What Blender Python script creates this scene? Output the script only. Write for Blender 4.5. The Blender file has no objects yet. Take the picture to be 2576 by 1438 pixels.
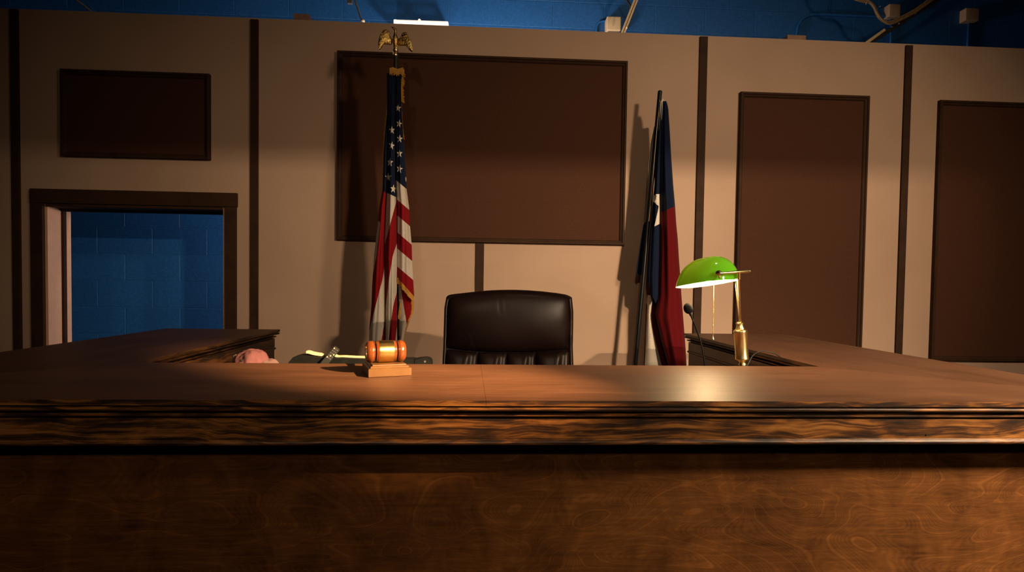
import bpy, bmesh, math, random
from mathutils import Vector, Matrix, noise
random.seed(7)
S = bpy.context.scene
COL = S.collection
PI = math.pi

# ------------------------------------------------------------------ camera
F = 1400.0
CZ = 1.54
R = Matrix(((0.99840548, -0.05461239, 0.01428213),
            (0.0126436, -0.03023156, -0.99946295),
            (0.05501484, 0.99804987, -0.02949286)))      # world -> (right, down, forward)
CX, CY = 1288.0, 754.76
cam = bpy.data.cameras.new('camera')
cam.sensor_fit = 'HORIZONTAL'
cam.sensor_width = 36.0
cam.lens = 36.0 * F / 2576.0
cam.shift_y = (CY - 719.0) / 2576.0
cam.clip_start = 0.05
camo = bpy.data.objects.new('camera', cam)
COL.objects.link(camo)
rt = R.transposed()
m = Matrix.Identity(4)
for i in range(3):
    m[i][0] = rt[i][0]
    m[i][1] = -rt[i][1]
    m[i][2] = -rt[i][2]
m[2][3] = CZ
camo.matrix_world = m
S.camera = camo


def at(x, y, Y):
    """photo coordinate -> point of the place lying in the vertical plane at depth Y"""
    d = rt @ Vector(((x - CX) / F, (y - CY) / F, 1.0))
    d *= Y / d.y
    return Vector((d.x, d.y, d.z + CZ))


# ------------------------------------------------------------------ object helpers
WL = {}


def tag(o, label, cat, group=None):
    o['label'] = label
    o['category'] = cat
    if group:
        o['group'] = group
    return o


def thing(name, label, cat, loc, group=None):
    o = bpy.data.objects.new(name, None)
    o.empty_display_size = 0.05
    COL.objects.link(o)
    o.location = loc
    WL[o.name] = Vector(loc)
    return tag(o, label, cat, group)


def obj(name, bm, mats, parent=None, smooth=False, label=None, angle=None, recalc=True):
    if recalc:
        bmesh.ops.recalc_face_normals(bm, faces=bm.faces[:])
    me = bpy.data.meshes.new(name)
    off = WL[parent.name] if parent else Vector((0, 0, 0))
    if parent:
        bmesh.ops.translate(bm, verts=bm.verts[:], vec=-off)
    bm.to_mesh(me)
    bm.free()
    for mt in (mats if isinstance(mats, (list, tuple)) else [mats]):
        me.materials.append(mt)
    if smooth:
        for p in me.polygons:
            p.use_smooth = True
        if angle:
            try:
                me.set_sharp_from_angle(angle=math.radians(angle))
            except Exception:
                pass
    o = bpy.data.objects.new(name, me)
    COL.objects.link(o)
    if parent:
        o.parent = parent
    WL[o.name] = off.copy()
    if label:
        o['label'] = label
    return o


def struct(name, bm, mats, parent=None, **k):
    o = obj(name, bm, mats, parent, **k)
    if not parent:
        o['kind'] = 'structure'
    return o


def box(bm, x0, x1, y0, y1, z0, z1, bev=0.0, mi=0, seg=2):
    r = bmesh.ops.create_cube(bm, size=1.0)
    vs = r['verts']
    for v in vs:
        v.co = Vector((x0 + (v.co.x + .5) * (x1 - x0), y0 + (v.co.y + .5) * (y1 - y0), z0 + (v.co.z + .5) * (z1 - z0)))
    fs = {f for v in vs for f in v.link_faces}
    for f in fs:
        f.material_index = mi
    if bev:
        es = list({e for v in vs for e in v.link_edges})
        bmesh.ops.bevel(bm, geom=es, offset=bev, segments=seg, affect='EDGES', profile=0.6)
    return bm


def prism(bm, pts, vec, mi=0, bev=0.0):
    """extrude the closed 3D outline pts along vec"""
    vec = Vector(vec)
    a = [bm.verts.new(p) for p in pts]
    b = [bm.verts.new(Vector(p) + vec) for p in pts]
    fs = [bm.faces.new(a), bm.faces.new(list(reversed(b)))]
    n = len(a)
    for i in range(n):
        fs.append(bm.faces.new((a[i], b[i], b[(i + 1) % n], a[(i + 1) % n])))
    for f in fs:
        f.material_index = mi
    if bev:
        es = list({e for v in a + b for e in v.link_edges})
        bmesh.ops.bevel(bm, geom=es, offset=bev, segments=2, affect='EDGES')
    return bm


def frames(path):
    n = len(path)
    T = []
    for i in range(n):
        a = path[max(0, i - 1)]
        b = path[min(n - 1, i + 1)]
        T.append((b - a).normalized())
    up = Vector((0, 0, 1)) if abs(T[0].z) < .9 else Vector((1, 0, 0))
    N = [(up - T[0] * up.dot(T[0])).normalized()]
    for i in range(1, n):
        v = N[-1] - T[i] * N[-1].dot(T[i])
        N.append(v.normalized())
    return T, N


def tube(bm, path, r, seg=12, caps=True, mi=0, squash=None):
    path = [Vector(p) for p in path]
    rs = r if isinstance(r, (list, tuple)) else [r] * len(path)
    T, N = frames(path)
    rings = []
    for p, t, n, rr in zip(path, T, N, rs):
        bnm = t.cross(n)
        ring = []
        for k in range(seg):
            a = 2 * PI * k / seg
            c, s = math.cos(a), math.sin(a)
            if squash:
                s *= squash
            ring.append(bm.verts.new(p + (n * c + bnm * s) * rr))
        rings.append(ring)
    for a, b in zip(rings, rings[1:]):
        for k in range(seg):
            f = bm.faces.new((a[k], a[(k + 1) % seg], b[(k + 1) % seg], b[k]))
            f.material_index = mi
    if caps:
        for rg in (rings[0], rings[-1]):
            f = bm.faces.new(rg)
            f.material_index = mi
    return bm


def smooth_path(pts, n=8):
    pts = [Vector(p) for p in pts]
    out = []
    P = [pts[0]] + pts + [pts[-1]]
    for i in range(1, len(P) - 2):
        for k in range(n):
            t = k / n
            a, b, c, d = P[i - 1], P[i], P[i + 1], P[i + 2]
            out.append(.5 * ((2 * b) + (c - a) * t + (2 * a - 5 * b + 4 * c - d) * t * t + (3 * b - a - 3 * c + d) * t ** 3))
    out.append(pts[-1])
    return out


def lathe(bm, prof, org, axis=(0, 0, 1), seg=32, mi=0):
    """prof: (radius, distance along axis)"""
    ax = Vector(axis).normalized()
    u = ax.orthogonal().normalized()
    v = ax.cross(u)
    org = Vector(org)
    rings = []
    for r, h in prof:
        if r < 1e-6:
            rings.append([bm.verts.new(org + ax * h)])
        else:
            rings.append([bm.verts.new(org + ax * h + (u * math.cos(2 * PI * k / seg) + v * math.sin(2 * PI * k / seg)) * r) for k in range(seg)])
    for a, b in zip(rings, rings[1:]):
        for k in range(seg):
            k2 = (k + 1) % seg
            if len(a) == 1 and len(b) == 1:
                continue
            if len(a) == 1:
                f = bm.faces.new((a[0], b[k2], b[k]))
            elif len(b) == 1:
                f = bm.faces.new((a[k], a[k2], b[0]))
            else:
                f = bm.faces.new((a[k], a[k2], b[k2], b[k]))
            f.material_index = mi
    for rg in (rings[0], rings[-1]):
        if len(rg) > 1:
            f = bm.faces.new(rg)
            f.material_index = mi
    return bm


def ball(bm, c, r, seg=16, scale=(1, 1, 1), rot=None):
    res = bmesh.ops.create_uvsphere(bm, u_segments=seg, v_segments=max(6, seg // 2), radius=r)
    for v in res['verts']:
        q = Vector((v.co.x * scale[0], v.co.y * scale[1], v.co.z * scale[2]))
        if rot:
            q = rot @ q
        v.co = q + Vector(c)
    return bm


def lerp_rows(rows, y):
    """rows: sorted [(y, [values...])] -> interpolated values, linear extrapolation"""
    if y <= rows[0][0]:
        a, b = rows[0], rows[1]
    elif y >= rows[-1][0]:
        a, b = rows[-2], rows[-1]
    else:
        for a, b in zip(rows, rows[1:]):
            if a[0] <= y <= b[0]:
                break
    t = (y - a[0]) / (b[0] - a[0])
    return [p + (q - p) * t for p, q in zip(a[1], b[1])]


def curve(pts, y):
    """pts [(x,y)] ordered by y -> x"""
    return lerp_rows([(p[1], [p[0]]) for p in pts], y)[0]


# ------------------------------------------------------------------ materials
def nodes(name):
    mt = bpy.data.materials.new(name)
    mt.use_nodes = True
    nt = mt.node_tree
    b = nt.nodes['Principled BSDF']
    return mt, nt, b


def N(nt, typ, **k):
    n = nt.nodes.new(typ)
    for a, v in k.items():
        if a.startswith('i_'):
            n.inputs[a[2:].replace('_', ' ')].default_value = v
        else:
            setattr(n, a, v)
    return n


def ramp(nt, stops):
    r = nt.nodes.new('ShaderNodeValToRGB')
    e = r.color_ramp.elements
    while len(e) < len(stops):
        e.new(0.5)
    for el, (p, c) in zip(e, stops):
        el.position = p
        el.color = (c[0], c[1], c[2], 1)
    return r


def math_node(nt, op, a, b=None, c=None):
    n = nt.nodes.new('ShaderNodeMath')
    n.operation = op
    for i, v in enumerate((a, b, c)):
        if v is None:
            continue
        if isinstance(v, (int, float)):
            n.inputs[i].default_value = v
        else:
            nt.links.new(v, n.inputs[i])
    return n.outputs[0]


def objcoord(nt, scale=(1, 1, 1), loc=(0, 0, 0), rot=(0, 0, 0)):
    tc = nt.nodes.new('ShaderNodeTexCoord')
    mp = nt.nodes.new('ShaderNodeMapping')
    mp.inputs['Scale'].default_value = scale
    mp.inputs['Location'].default_value = loc
    mp.inputs['Rotation'].default_value = rot
    nt.links.new(tc.outputs['Object'], mp.inputs['Vector'])
    return mp.outputs['Vector']


def noise_tex(nt, vec, scale, detail=3, rough=.5, dist=0.0):
    n = nt.nodes.new('ShaderNodeTexNoise')
    n.inputs['Scale'].default_value = scale
    n.inputs['Detail'].default_value = detail
    n.inputs['Roughness'].default_value = rough
    n.inputs['Distortion'].default_value = dist
    nt.links.new(vec, n.inputs['Vector'])
    return n.outputs['Fac']


def bump(nt, b, h, strength=.2, dist=.01):
    n = nt.nodes.new('ShaderNodeBump')
    n.inputs['Strength'].default_value = strength
    n.inputs['Distance'].default_value = dist
    nt.links.new(h, n.inputs['Height'])
    nt.links.new(n.outputs['Normal'], b.inputs['Normal'])
    return n


def plain(name, col, rough=.6, metal=0.0, spec=.5, var=0.12, nscale=30, bmp=0.0, coat=0.0):
    mt, nt, b = nodes(name)
    v = objcoord(nt)
    f = noise_tex(nt, v, nscale, 4)
    c0 = [max(0, c * (1 - var)) for c in col]
    c1 = [min(1, c * (1 + var)) for c in col]
    r = ramp(nt, [(.3, c0), (.7, c1)])
    nt.links.new(f, r.inputs[0])
    nt.links.new(r.outputs[0], b.inputs['Base Color'])
    b.inputs['Roughness'].default_value = rough
    b.inputs['Metallic'].default_value = metal
    b.inputs['Specular IOR Level'].default_value = spec
    b.inputs['Coat Weight'].default_value = coat
    if bmp:
        bump(nt, b, f, bmp, .004)
    return mt


def mix_rgb(nt, fac, a, b, blend='MIX'):
    n = nt.nodes.new('ShaderNodeMix')
    n.data_type = 'RGBA'
    n.blend_type = blend
    for sock, v in ((n.inputs[0], fac), (n.inputs[6], a), (n.inputs[7], b)):
        if isinstance(v, (int, float)):
            sock.default_value = v
        elif isinstance(v, (tuple, list)):
            sock.default_value = (v[0], v[1], v[2], 1)
        else:
            nt.links.new(v, sock)
    return n.outputs[2]


def mat_wall():
    mt, nt, b = nodes('beige_painted_board')
    v = objcoord(nt)
    f = noise_tex(nt, v, 420, 2)
    g = noise_tex(nt, v, 1.6, 3)
    r = ramp(nt, [(.3, (.44, .285, .200)), (.7, (.51, .335, .238))])
    nt.links.new(g, r.inputs[0])
    r2 = ramp(nt, [(.3, (.86, .86, .86)), (.7, (1.1, 1.1, 1.1))])
    nt.links.new(f, r2.inputs[0])
    c = mix_rgb(nt, 1.0, r.outputs[0], r2.outputs[0], 'MULTIPLY')
    nt.links.new(c, b.inputs['Base Color'])
    b.inputs['Roughness'].default_value = .8
    b.inputs['Specular IOR Level'].default_value = .25
    bump(nt, b, f, .12, .004)
    return mt


def mat_block():
    mt, nt, b = nodes('blue_painted_block')
    tc = nt.nodes.new('ShaderNodeTexCoord')
    sp = nt.nodes.new('ShaderNodeSeparateXYZ')
    nt.links.new(tc.outputs['Object'], sp.inputs[0])
    cb = nt.nodes.new('ShaderNodeCombineXYZ')
    nt.links.new(math_node(nt, 'ADD', sp.outputs[0], 2.92 + .4064 * 20), cb.inputs[0])
    nt.links.new(math_node(nt, 'ADD', sp.outputs[2], -3.553 + .2032 * 40), cb.inputs[1])
    br = nt.nodes.new('ShaderNodeTexBrick')
    br.inputs['Scale'].default_value = 1.0
    br.inputs['Mortar Size'].default_value = .005
    br.inputs['Mortar Smooth'].default_value = .35
    br.inputs['Brick Width'].default_value = .4064
    br.inputs['Row Height'].default_value = .2032
    br.inputs['Bias'].default_value = 0
    br.inputs['Color1'].default_value = (.014, .112, .36, 1)
    br.inputs['Color2'].default_value = (.017, .126, .40, 1)
    br.inputs['Mortar'].default_value = (.022, .14, .43, 1)
    nt.links.new(cb.outputs[0], br.inputs['Vector'])
    f = noise_tex(nt, tc.outputs['Object'], 70, 4)
    r2 = ramp(nt, [(.3, (.85, .85, .85)), (.7, (1.15, 1.15, 1.15))])
    nt.links.new(f, r2.inputs[0])
    c = mix_rgb(nt, 1.0, br.outputs['Color'], r2.outputs[0], 'MULTIPLY')
    nt.links.new(c, b.inputs['Base Color'])
    b.inputs['Roughness'].default_value = .5
    h = math_node(nt, 'ADD', math_node(nt, 'MULTIPLY', br.outputs['Fac'], -1.0), math_node(nt, 'MULTIPLY', f, .25))
    bump(nt, b, h, .7, .006)
    return mt


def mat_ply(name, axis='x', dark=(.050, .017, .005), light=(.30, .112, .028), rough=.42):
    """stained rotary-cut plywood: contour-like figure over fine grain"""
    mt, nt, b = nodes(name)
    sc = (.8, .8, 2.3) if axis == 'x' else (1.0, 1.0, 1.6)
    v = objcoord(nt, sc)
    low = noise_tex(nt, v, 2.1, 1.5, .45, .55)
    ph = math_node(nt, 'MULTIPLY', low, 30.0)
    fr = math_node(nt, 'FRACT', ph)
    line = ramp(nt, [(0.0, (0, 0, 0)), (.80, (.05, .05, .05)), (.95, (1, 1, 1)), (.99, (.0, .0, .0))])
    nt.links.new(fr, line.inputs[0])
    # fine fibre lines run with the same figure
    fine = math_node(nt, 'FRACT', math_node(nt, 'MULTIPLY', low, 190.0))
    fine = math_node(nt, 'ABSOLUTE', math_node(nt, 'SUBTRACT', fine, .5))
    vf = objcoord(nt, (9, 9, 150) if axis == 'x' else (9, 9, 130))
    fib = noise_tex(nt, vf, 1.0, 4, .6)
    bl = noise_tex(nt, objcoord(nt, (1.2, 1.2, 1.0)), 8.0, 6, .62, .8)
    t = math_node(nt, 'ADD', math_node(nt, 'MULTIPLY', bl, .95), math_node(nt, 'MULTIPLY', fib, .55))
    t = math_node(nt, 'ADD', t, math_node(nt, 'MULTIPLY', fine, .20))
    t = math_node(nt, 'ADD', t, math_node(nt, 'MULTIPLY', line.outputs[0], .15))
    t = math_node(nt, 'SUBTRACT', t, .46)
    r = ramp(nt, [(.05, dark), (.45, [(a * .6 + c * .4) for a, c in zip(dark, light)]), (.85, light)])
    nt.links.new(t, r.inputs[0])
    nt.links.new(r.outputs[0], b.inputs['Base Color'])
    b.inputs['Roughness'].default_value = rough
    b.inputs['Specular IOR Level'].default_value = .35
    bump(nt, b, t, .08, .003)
    return mt


def mat_zebra(name, axis='x', k=1.0):
    """stained softwood with strong dark and amber streaks running along the board"""
    mt, nt, b = nodes(name)
    sc = (.75, 27, 27) if axis == 'x' else (27, .75, 27)
    wv = noise_tex(nt, objcoord(nt, (1.3, 1.3, 1.0)), 3.0, 2, .5, .3)
    v = objcoord(nt, sc)
    ad = nt.nodes.new('ShaderNodeVectorMath')
    ad.operation = 'ADD'
    cb = nt.nodes.new('ShaderNodeCombineXYZ')
    nt.links.new(math_node(nt, 'MULTIPLY', wv, 2.0), cb.inputs[2])
    nt.links.new(v, ad.inputs[0])
    nt.links.new(cb.outputs[0], ad.inputs[1])
    st = noise_tex(nt, ad.outputs[0], 5.0, 5, .62, .25)
    bl = noise_tex(nt, objcoord(nt, (2.0, 2.0, 9) if axis == 'x' else (2, 2, 9)), 4.5, 3, .6, .5)
    t = math_node(nt, 'ADD', st, math_node(nt, 'MULTIPLY', math_node(nt, 'SUBTRACT', bl, .5), .75))
    r = ramp(nt, [(p, tuple(k * q for q in c)) for p, c in [(.34, (.024, .014, .011)), (.47, (.075, .031, .013)), (.60, (.25, .097, .024)), (.76, (.38, .165, .045))]])
    nt.links.new(t, r.inputs[0])
    nt.links.new(r.outputs[0], b.inputs['Base Color'])
    b.inputs['Roughness'].default_value = .40
    b.inputs['Specular IOR Level'].default_value = .35
    bump(nt, b, st, .12, .003)
    return mt


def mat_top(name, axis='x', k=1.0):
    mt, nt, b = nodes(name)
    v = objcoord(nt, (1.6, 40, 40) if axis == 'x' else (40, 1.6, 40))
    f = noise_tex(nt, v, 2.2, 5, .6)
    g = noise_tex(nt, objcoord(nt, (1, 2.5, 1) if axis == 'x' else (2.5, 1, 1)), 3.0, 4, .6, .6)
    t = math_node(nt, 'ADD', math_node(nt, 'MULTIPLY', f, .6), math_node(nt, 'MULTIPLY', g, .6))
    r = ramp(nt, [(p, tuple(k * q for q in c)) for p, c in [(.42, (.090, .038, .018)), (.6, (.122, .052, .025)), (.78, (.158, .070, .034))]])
    nt.links.new(t, r.inputs[0])
    # short pale scratches
    sv = objcoord(nt, (2.0, 26, 1), rot=(0, 0, .5))
    sn = noise_tex(nt, sv, 9.0, 2, .5)
    sr = ramp(nt, [(.775, (0, 0, 0)), (.80, (1, 1, 1))])
    nt.links.new(sn, sr.inputs[0])
    c = mix_rgb(nt, math_node(nt, 'MULTIPLY', sr.outputs[0], .35), r.outputs[0], (.36, .22, .13))
    nt.links.new(c, b.inputs['Base Color'])
    rr = math_node(nt, 'ADD', math_node(nt, 'MULTIPLY', g, .22), .40)
    nt.links.new(rr, b.inputs['Roughness'])
    b.inputs['Specular IOR Level'].default_value = .33
    bump(nt, b, f, .05, .002)
    return mt


def mat_leather():
    mt, nt, b = nodes('dark_brown_leather')
    v = objcoord(nt)
    vo = nt.nodes.new('ShaderNodeTexVoronoi')
    vo.inputs['Scale'].default_value = 260
    nt.links.new(v, vo.inputs['Vector'])
    cre = noise_tex(nt, objcoord(nt, (1, 1, .5)), 14, 4, .6, 1.2)
    g = noise_tex(nt, v, 5, 3)
    r = ramp(nt, [(.3, (.0065, .003, .0026)), (.75, (.014, .006, .005))])
    nt.links.new(g, r.inputs[0])
    nt.links.new(r.outputs[0], b.inputs['Base Color'])
    nt.links.new(math_node(nt, 'ADD', math_node(nt, 'MULTIPLY', g, .2), .30), b.inputs['Roughness'])
    b.inputs['Specular IOR Level'].default_value = .2
    h = math_node(nt, 'ADD', math_node(nt, 'MULTIPLY', vo.outputs['Distance'], .12), math_node(nt, 'MULTIPLY', cre, .8))
    bump(nt, b, h, .16, .006)
    return mt


def mat_cloth(name, kind):
    """flag cloth: reads the sheet's own stripe coordinate (u) and field coordinate (v)"""
    mt, nt, b = nodes(name)
    uv = nt.nodes.new('ShaderNodeUVMap')
    uv.uv_map = 'pattern'
    sp = nt.nodes.new('ShaderNodeSeparateXYZ')
    nt.links.new(uv.outputs[0], sp.inputs[0])
    u, v = sp.outputs[0], sp.outputs[1]
    white, red, navy = (.52, .44, .37), (.21, .003, .006), (.003, .0075, .026)
    if kind == 'stripes':
        fr = math_node(nt, 'FRACT', math_node(nt, 'MULTIPLY', u, .5))
        isred = math_node(nt, 'GREATER_THAN', fr, .5)
        c = mix_rgb(nt, isred, white, red)
        c = mix_rgb(nt, math_node(nt, 'GREATER_THAN', v, 0.0), c, navy)
    else:
        # v < 0 navy, v > 0 red, u > .5 white
        c = mix_rgb(nt, math_node(nt, 'GREATER_THAN', v, 0.0), navy, (.10, .002, .004))
        c = mix_rgb(nt, math_node(nt, 'GREATER_THAN', u, .5), c, white)
    w = noise_tex(nt, objcoord(nt, (300, 300, 300)), 1.0, 2)
    r2 = ramp(nt, [(.3, (.82, .82, .82)), (.7, (1.12, 1.12, 1.12))])
    nt.links.new(w, r2.inputs[0])
    c = mix_rgb(nt, 1.0, c, r2.outputs[0], 'MULTIPLY')
    nt.links.new(c, b.inputs['Base Color'])
    b.inputs['Roughness'].default_value = .75
    b.inputs['Sheen Weight'].default_value = .04
    b.inputs['Specular IOR Level'].default_value = .1
    cr = noise_tex(nt, objcoord(nt, (30, 30, 3)), 1.0, 3)
    bump(nt, b, cr, .25, .01)
    return mt


def mat_shade():
    mt, nt, b = nodes('green_cased_glass')
    out = nt.nodes['Material Output']
    geo = nt.nodes.new('ShaderNodeNewGeometry')
    b.inputs['Roughness'].default_value = .07
    b.inputs['IOR'].default_value = 1.5
    b.inputs['Coat Weight'].default_value = .6
    b.inputs['Coat Roughness'].default_value = .04
    g = noise_tex(nt, objcoord(nt), 9, 2)
    r = ramp(nt, [(.3, (.035, .22, .008)), (.7, (.05, .27, .012))])
    nt.links.new(g, r.inputs[0])
    c = mix_rgb(nt, geo.outputs['Backfacing'], r.outputs[0], (.85, .83, .78))
    nt.links.new(c, b.inputs['Base Color'])
    tr = nt.nodes.new('ShaderNodeBsdfTranslucent')
    tr.inputs['Color'].default_value = (.28, .56, .008, 1)
    mx = nt.nodes.new('ShaderNodeMixShader')
    mx.inputs[0].default_value = .015
    nt.links.new(b.outputs[0], mx.inputs[1])
    nt.links.new(tr.outputs[0], mx.inputs[2])
    nt.links.new(mx.outputs[0], out.inputs['Surface'])
    return mt


def mat_emit(name, col, strength):
    mt, nt, b = nodes(name)
    b.inputs['Base Color'].default_value = (*col, 1)
    b.inputs['Emission Color'].default_value = (*col, 1)
    b.inputs['Emission Strength'].default_value = strength
    return mt


M = {}
M['wall'] = mat_wall()
M['block'] = mat_block()
M['trim'] = plain('dark_brown_trim_paint', (.040, .017, .008), .75, spec=.2, var=.18, nscale=12)
M['panel'] = plain('brown_panel_cloth', (.063, .0225, .0105), .85, spec=.2, var=.08, nscale=90, bmp=.15)
M['jamb'] = plain('pinkish_cream_paint', (.80, .43, .27), .6, var=.06, nscale=20)
M['floor'] = plain('dark_carpet', (.035, .028, .026), .95, var=.3, nscale=200, bmp=.3)
M['ceil'] = plain('dark_ceiling', (.03, .03, .034), .9)
M['room'] = plain('dark_blue_room_wall', (.012, .035, .07), .8)
M['ply'] = mat_ply('stained_plywood')
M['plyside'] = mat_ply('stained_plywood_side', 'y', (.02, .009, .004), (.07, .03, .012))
M['zebra_x'] = mat_zebra('stained_softwood', 'x')
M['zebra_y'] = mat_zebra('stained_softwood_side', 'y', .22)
M['top_x'] = mat_top('worn_worktop', 'x')
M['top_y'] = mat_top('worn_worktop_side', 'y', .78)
M['leather'] = mat_leather()
M['piping'] = plain('grey_piping', (.10, .085, .075), .4)
M['blackplastic'] = plain('black_plastic', (.007, .008, .0078), .5, spec=.25, var=.2)
M['blackmetal'] = plain('black_metal', (.006, .006, .006), .33, metal=.0, spec=.3)
M['darkwood'] = plain('black_brown_pole', (.018, .013, .010), .3, coat=.3)
M['brass'] = plain('polished_brass', (.96, .75, .37), .27, metal=1.0, var=.06, nscale=40)
def mat_turned():
    mt, nt, b = nodes('turned_brass')
    tc = nt.nodes.new('ShaderNodeTexCoord')
    dt = nt.nodes.new('ShaderNodeVectorMath')
    dt.operation = 'DOT_PRODUCT'
    nt.links.new(tc.outputs['Object'], dt.inputs[0])
    dt.inputs[1].default_value = (.945, .327, 0)
    nz = nt.nodes.new('ShaderNodeTexNoise')
    nz.noise_dimensions = '1D'
    nz.inputs['Scale'].default_value = 5200
    nz.inputs['Detail'].default_value = 2
    nt.links.new(dt.outputs['Value'], nz.inputs['W'])
    r = ramp(nt, [(.3, (.78, .50, .15)), (.7, (.92, .62, .22))])
    nt.links.new(nz.outputs['Fac'], r.inputs[0])
    nt.links.new(r.outputs[0], b.inputs['Base Color'])
    b.inputs['Metallic'].default_value = 1.0
    b.inputs['Roughness'].default_value = .27
    bump(nt, b, nz.outputs['Fac'], .9, .00022)
    return mt


M['brass_satin'] = mat_turned()
M['eagle'] = plain('gilded_casting', (.72, .47, .15), .32, metal=1.0, var=.35, nscale=120, bmp=.9)
M['gavelwood'] = plain('orange_lacquered_wood', (.16, .042, .009), .24, var=.22, nscale=25, coat=.7)
M['blockwood'] = plain('honey_lacquered_wood', (.13, .062, .019), .36, var=.14, nscale=40, coat=.4)
M['usflag'] = mat_cloth('striped_flag_cloth', 'stripes')
M['txflag'] = mat_cloth('tricolour_flag_cloth', 'bands')
M['starcloth'] = plain('white_star_cloth', (.58, .50, .42), .75, var=.06, nscale=200)
M['gold'] = plain('gold_fringe', (.46, .21, .018), .6, var=.4, nscale=240, bmp=.6)
M['shade'] = mat_shade()
M['bulb'] = mat_emit('lit_bulb', (1.0, .66, .33), 800.0)
M['tube'] = mat_emit('lit_tube', (1.0, .86, .74), .9)
M['whitepaint'] = plain('white_enamel', (.82, .60, .36), .4, var=.05)
M['bluepipe'] = plain('blue_painted_pipe', (.018, .13, .40), .45)
M['cable'] = plain('tan_cable_jacket', (.36, .22, .10), .5, var=.3, nscale=60)
M['strut'] = plain('cream_painted_strut', (.88, .62, .34), .45, var=.1)
M['darkstrut'] = plain('dark_steel', (.03, .024, .02), .5)
M['greysteel'] = plain('galvanised_steel', (.22, .20, .20), .4, metal=.6)
M['timber'] = plain('raw_timber', (.30, .16, .10), .7, var=.12)
M['boxbeige'] = plain('beige_plastic', (.62, .38, .24), .55, var=.06)
M['paper'] = plain('cream_paper', (.80, .62, .36), .8, var=.05)
M['pink'] = plain('pink_fabric', (.155, .055, .062), .85, var=.12, nscale=60, bmp=.3)
M['pinkpale'] = plain('pale_pink_fabric', (.15, .088, .088), .85, var=.12, nscale=60, bmp=.3)
M['foam'] = plain('black_foam', (.010, .010, .010), .95, spec=.1, nscale=500, bmp=.35, var=.4)
M['rubber'] = plain('grey_rubber_keys', (.04, .04, .043), .6)
M['hole'] = plain('dark_knot', (.008, .004, .003), .8)

# ------------------------------------------------------------------ room shell
W = 3.5
WT = 3.125
WB = 3.685
BY = 4.41


def shell():
    bm = bmesh.new()
    box(bm, -6, 6, -5, 4.41, -.12, 0)
    struct('floor', bm, M['floor'])
    bm = bmesh.new()
    box(bm, -1.48, 1.515, 1.246, 3.49, 0.0, .28)
    struct('floor_platform', bm, M['floor'])
    bm = bmesh.new()
    box(bm, -6, 6, -5, 4.61, 5.2, 5.3)
    struct('ceiling', bm, M['ceil'])
    bm = bmesh.new()
    box(bm, -6, 6, BY, BY + .2, 0, 5.2)
    struct('wall_rear', bm, M['block'])
    bm = bmesh.new()
    box(bm, -6.2, -6, -5.2, BY + .2, 0, 5.2)
    struct('wall_left', bm, M['room'])
    bm = bmesh.new()
    box(bm, 6, 6.2, -5.2, BY + .2, 0, 5.2)
    struct('wall_right', bm, M['room'])
    bm = bmesh.new()
    box(bm, -6, 6, -5.2, -5, 0, 5.2)
    struct('wall_front', bm, M['room'])
    # beige set wall with the doorway
    dx0, dx1, dz = -2.617, -1.566, 1.975
    bm = bmesh.new()
    out = [(-6, 0), (dx0, 0), (dx0, dz), (dx1, dz), (dx1, 0), (6, 0), (6, WT), (-6, WT)]
    prism(bm, [Vector((x, W, z)) for x, z in out], (0, WB - W, 0))
    struct('wall_back', bm, M['wall'])
    # doorway: casing, jamb lining, stop
    bm = bmesh.new()
    t = .02
    box(bm, -2.690, dx0 - .004, W - t, W + .001, 0, dz + .006, .002)
    box(bm, dx1 + .004, -1.496, W - t, W + .001, 0, dz + .006, .002)
    box(bm, -2.690, -1.490, W - t - .003, W + .001, dz + .007, 2.066, .002)
    d = struct('door_1', bm, M['trim'])
    bm = bmesh.new()
    j = .012
    box(bm, dx0 - .003, dx0 + j, W - .001, WB + .005, 0, dz)
    box(bm, dx1 - j, dx1 + .003, W - .001, WB + .005, 0, dz)
    struct('jamb', bm, M['jamb'], d)
    bm = bmesh.new()
    box(bm, dx0 + j, dx1 - j, W - t * .8, WB + .005, dz - j, dz + .003)
    struct('head_jamb', bm, M['trim'], d)
    bm = bmesh.new()
    box(bm, dx0 + j - .001, dx0 + j + .014, W + .108, W + .133, 0, dz - j)
    box(bm, dx1 - j - .014, dx1 - j + .001, W + .108, W + .133, 0, dz - j)
    box(bm, dx0 + j + .014, dx1 - j - .014, W + .108, W + .133, dz - j - .014, dz - j + .001)
    struct('door_stop', bm, M['trim'], d)
    # flat battens
    for i, (x0, x1, z0, z1) in enumerate([(-2.800, -2.755, 0, 3.118), (-1.413, -1.367, 0, 3.112), (-.037, .013, 0, 1.79),
                                         (1.357, 1.407, 0, 3.116), (2.711, 2.757, 0, 3.112)]):
        bm = bmesh.new()
        box(bm, x0, x1, W - .014, W + .001, z0, z1, .002)
        struct('trim_%d' % (i + 1), bm, M['trim'])


shell()


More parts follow.
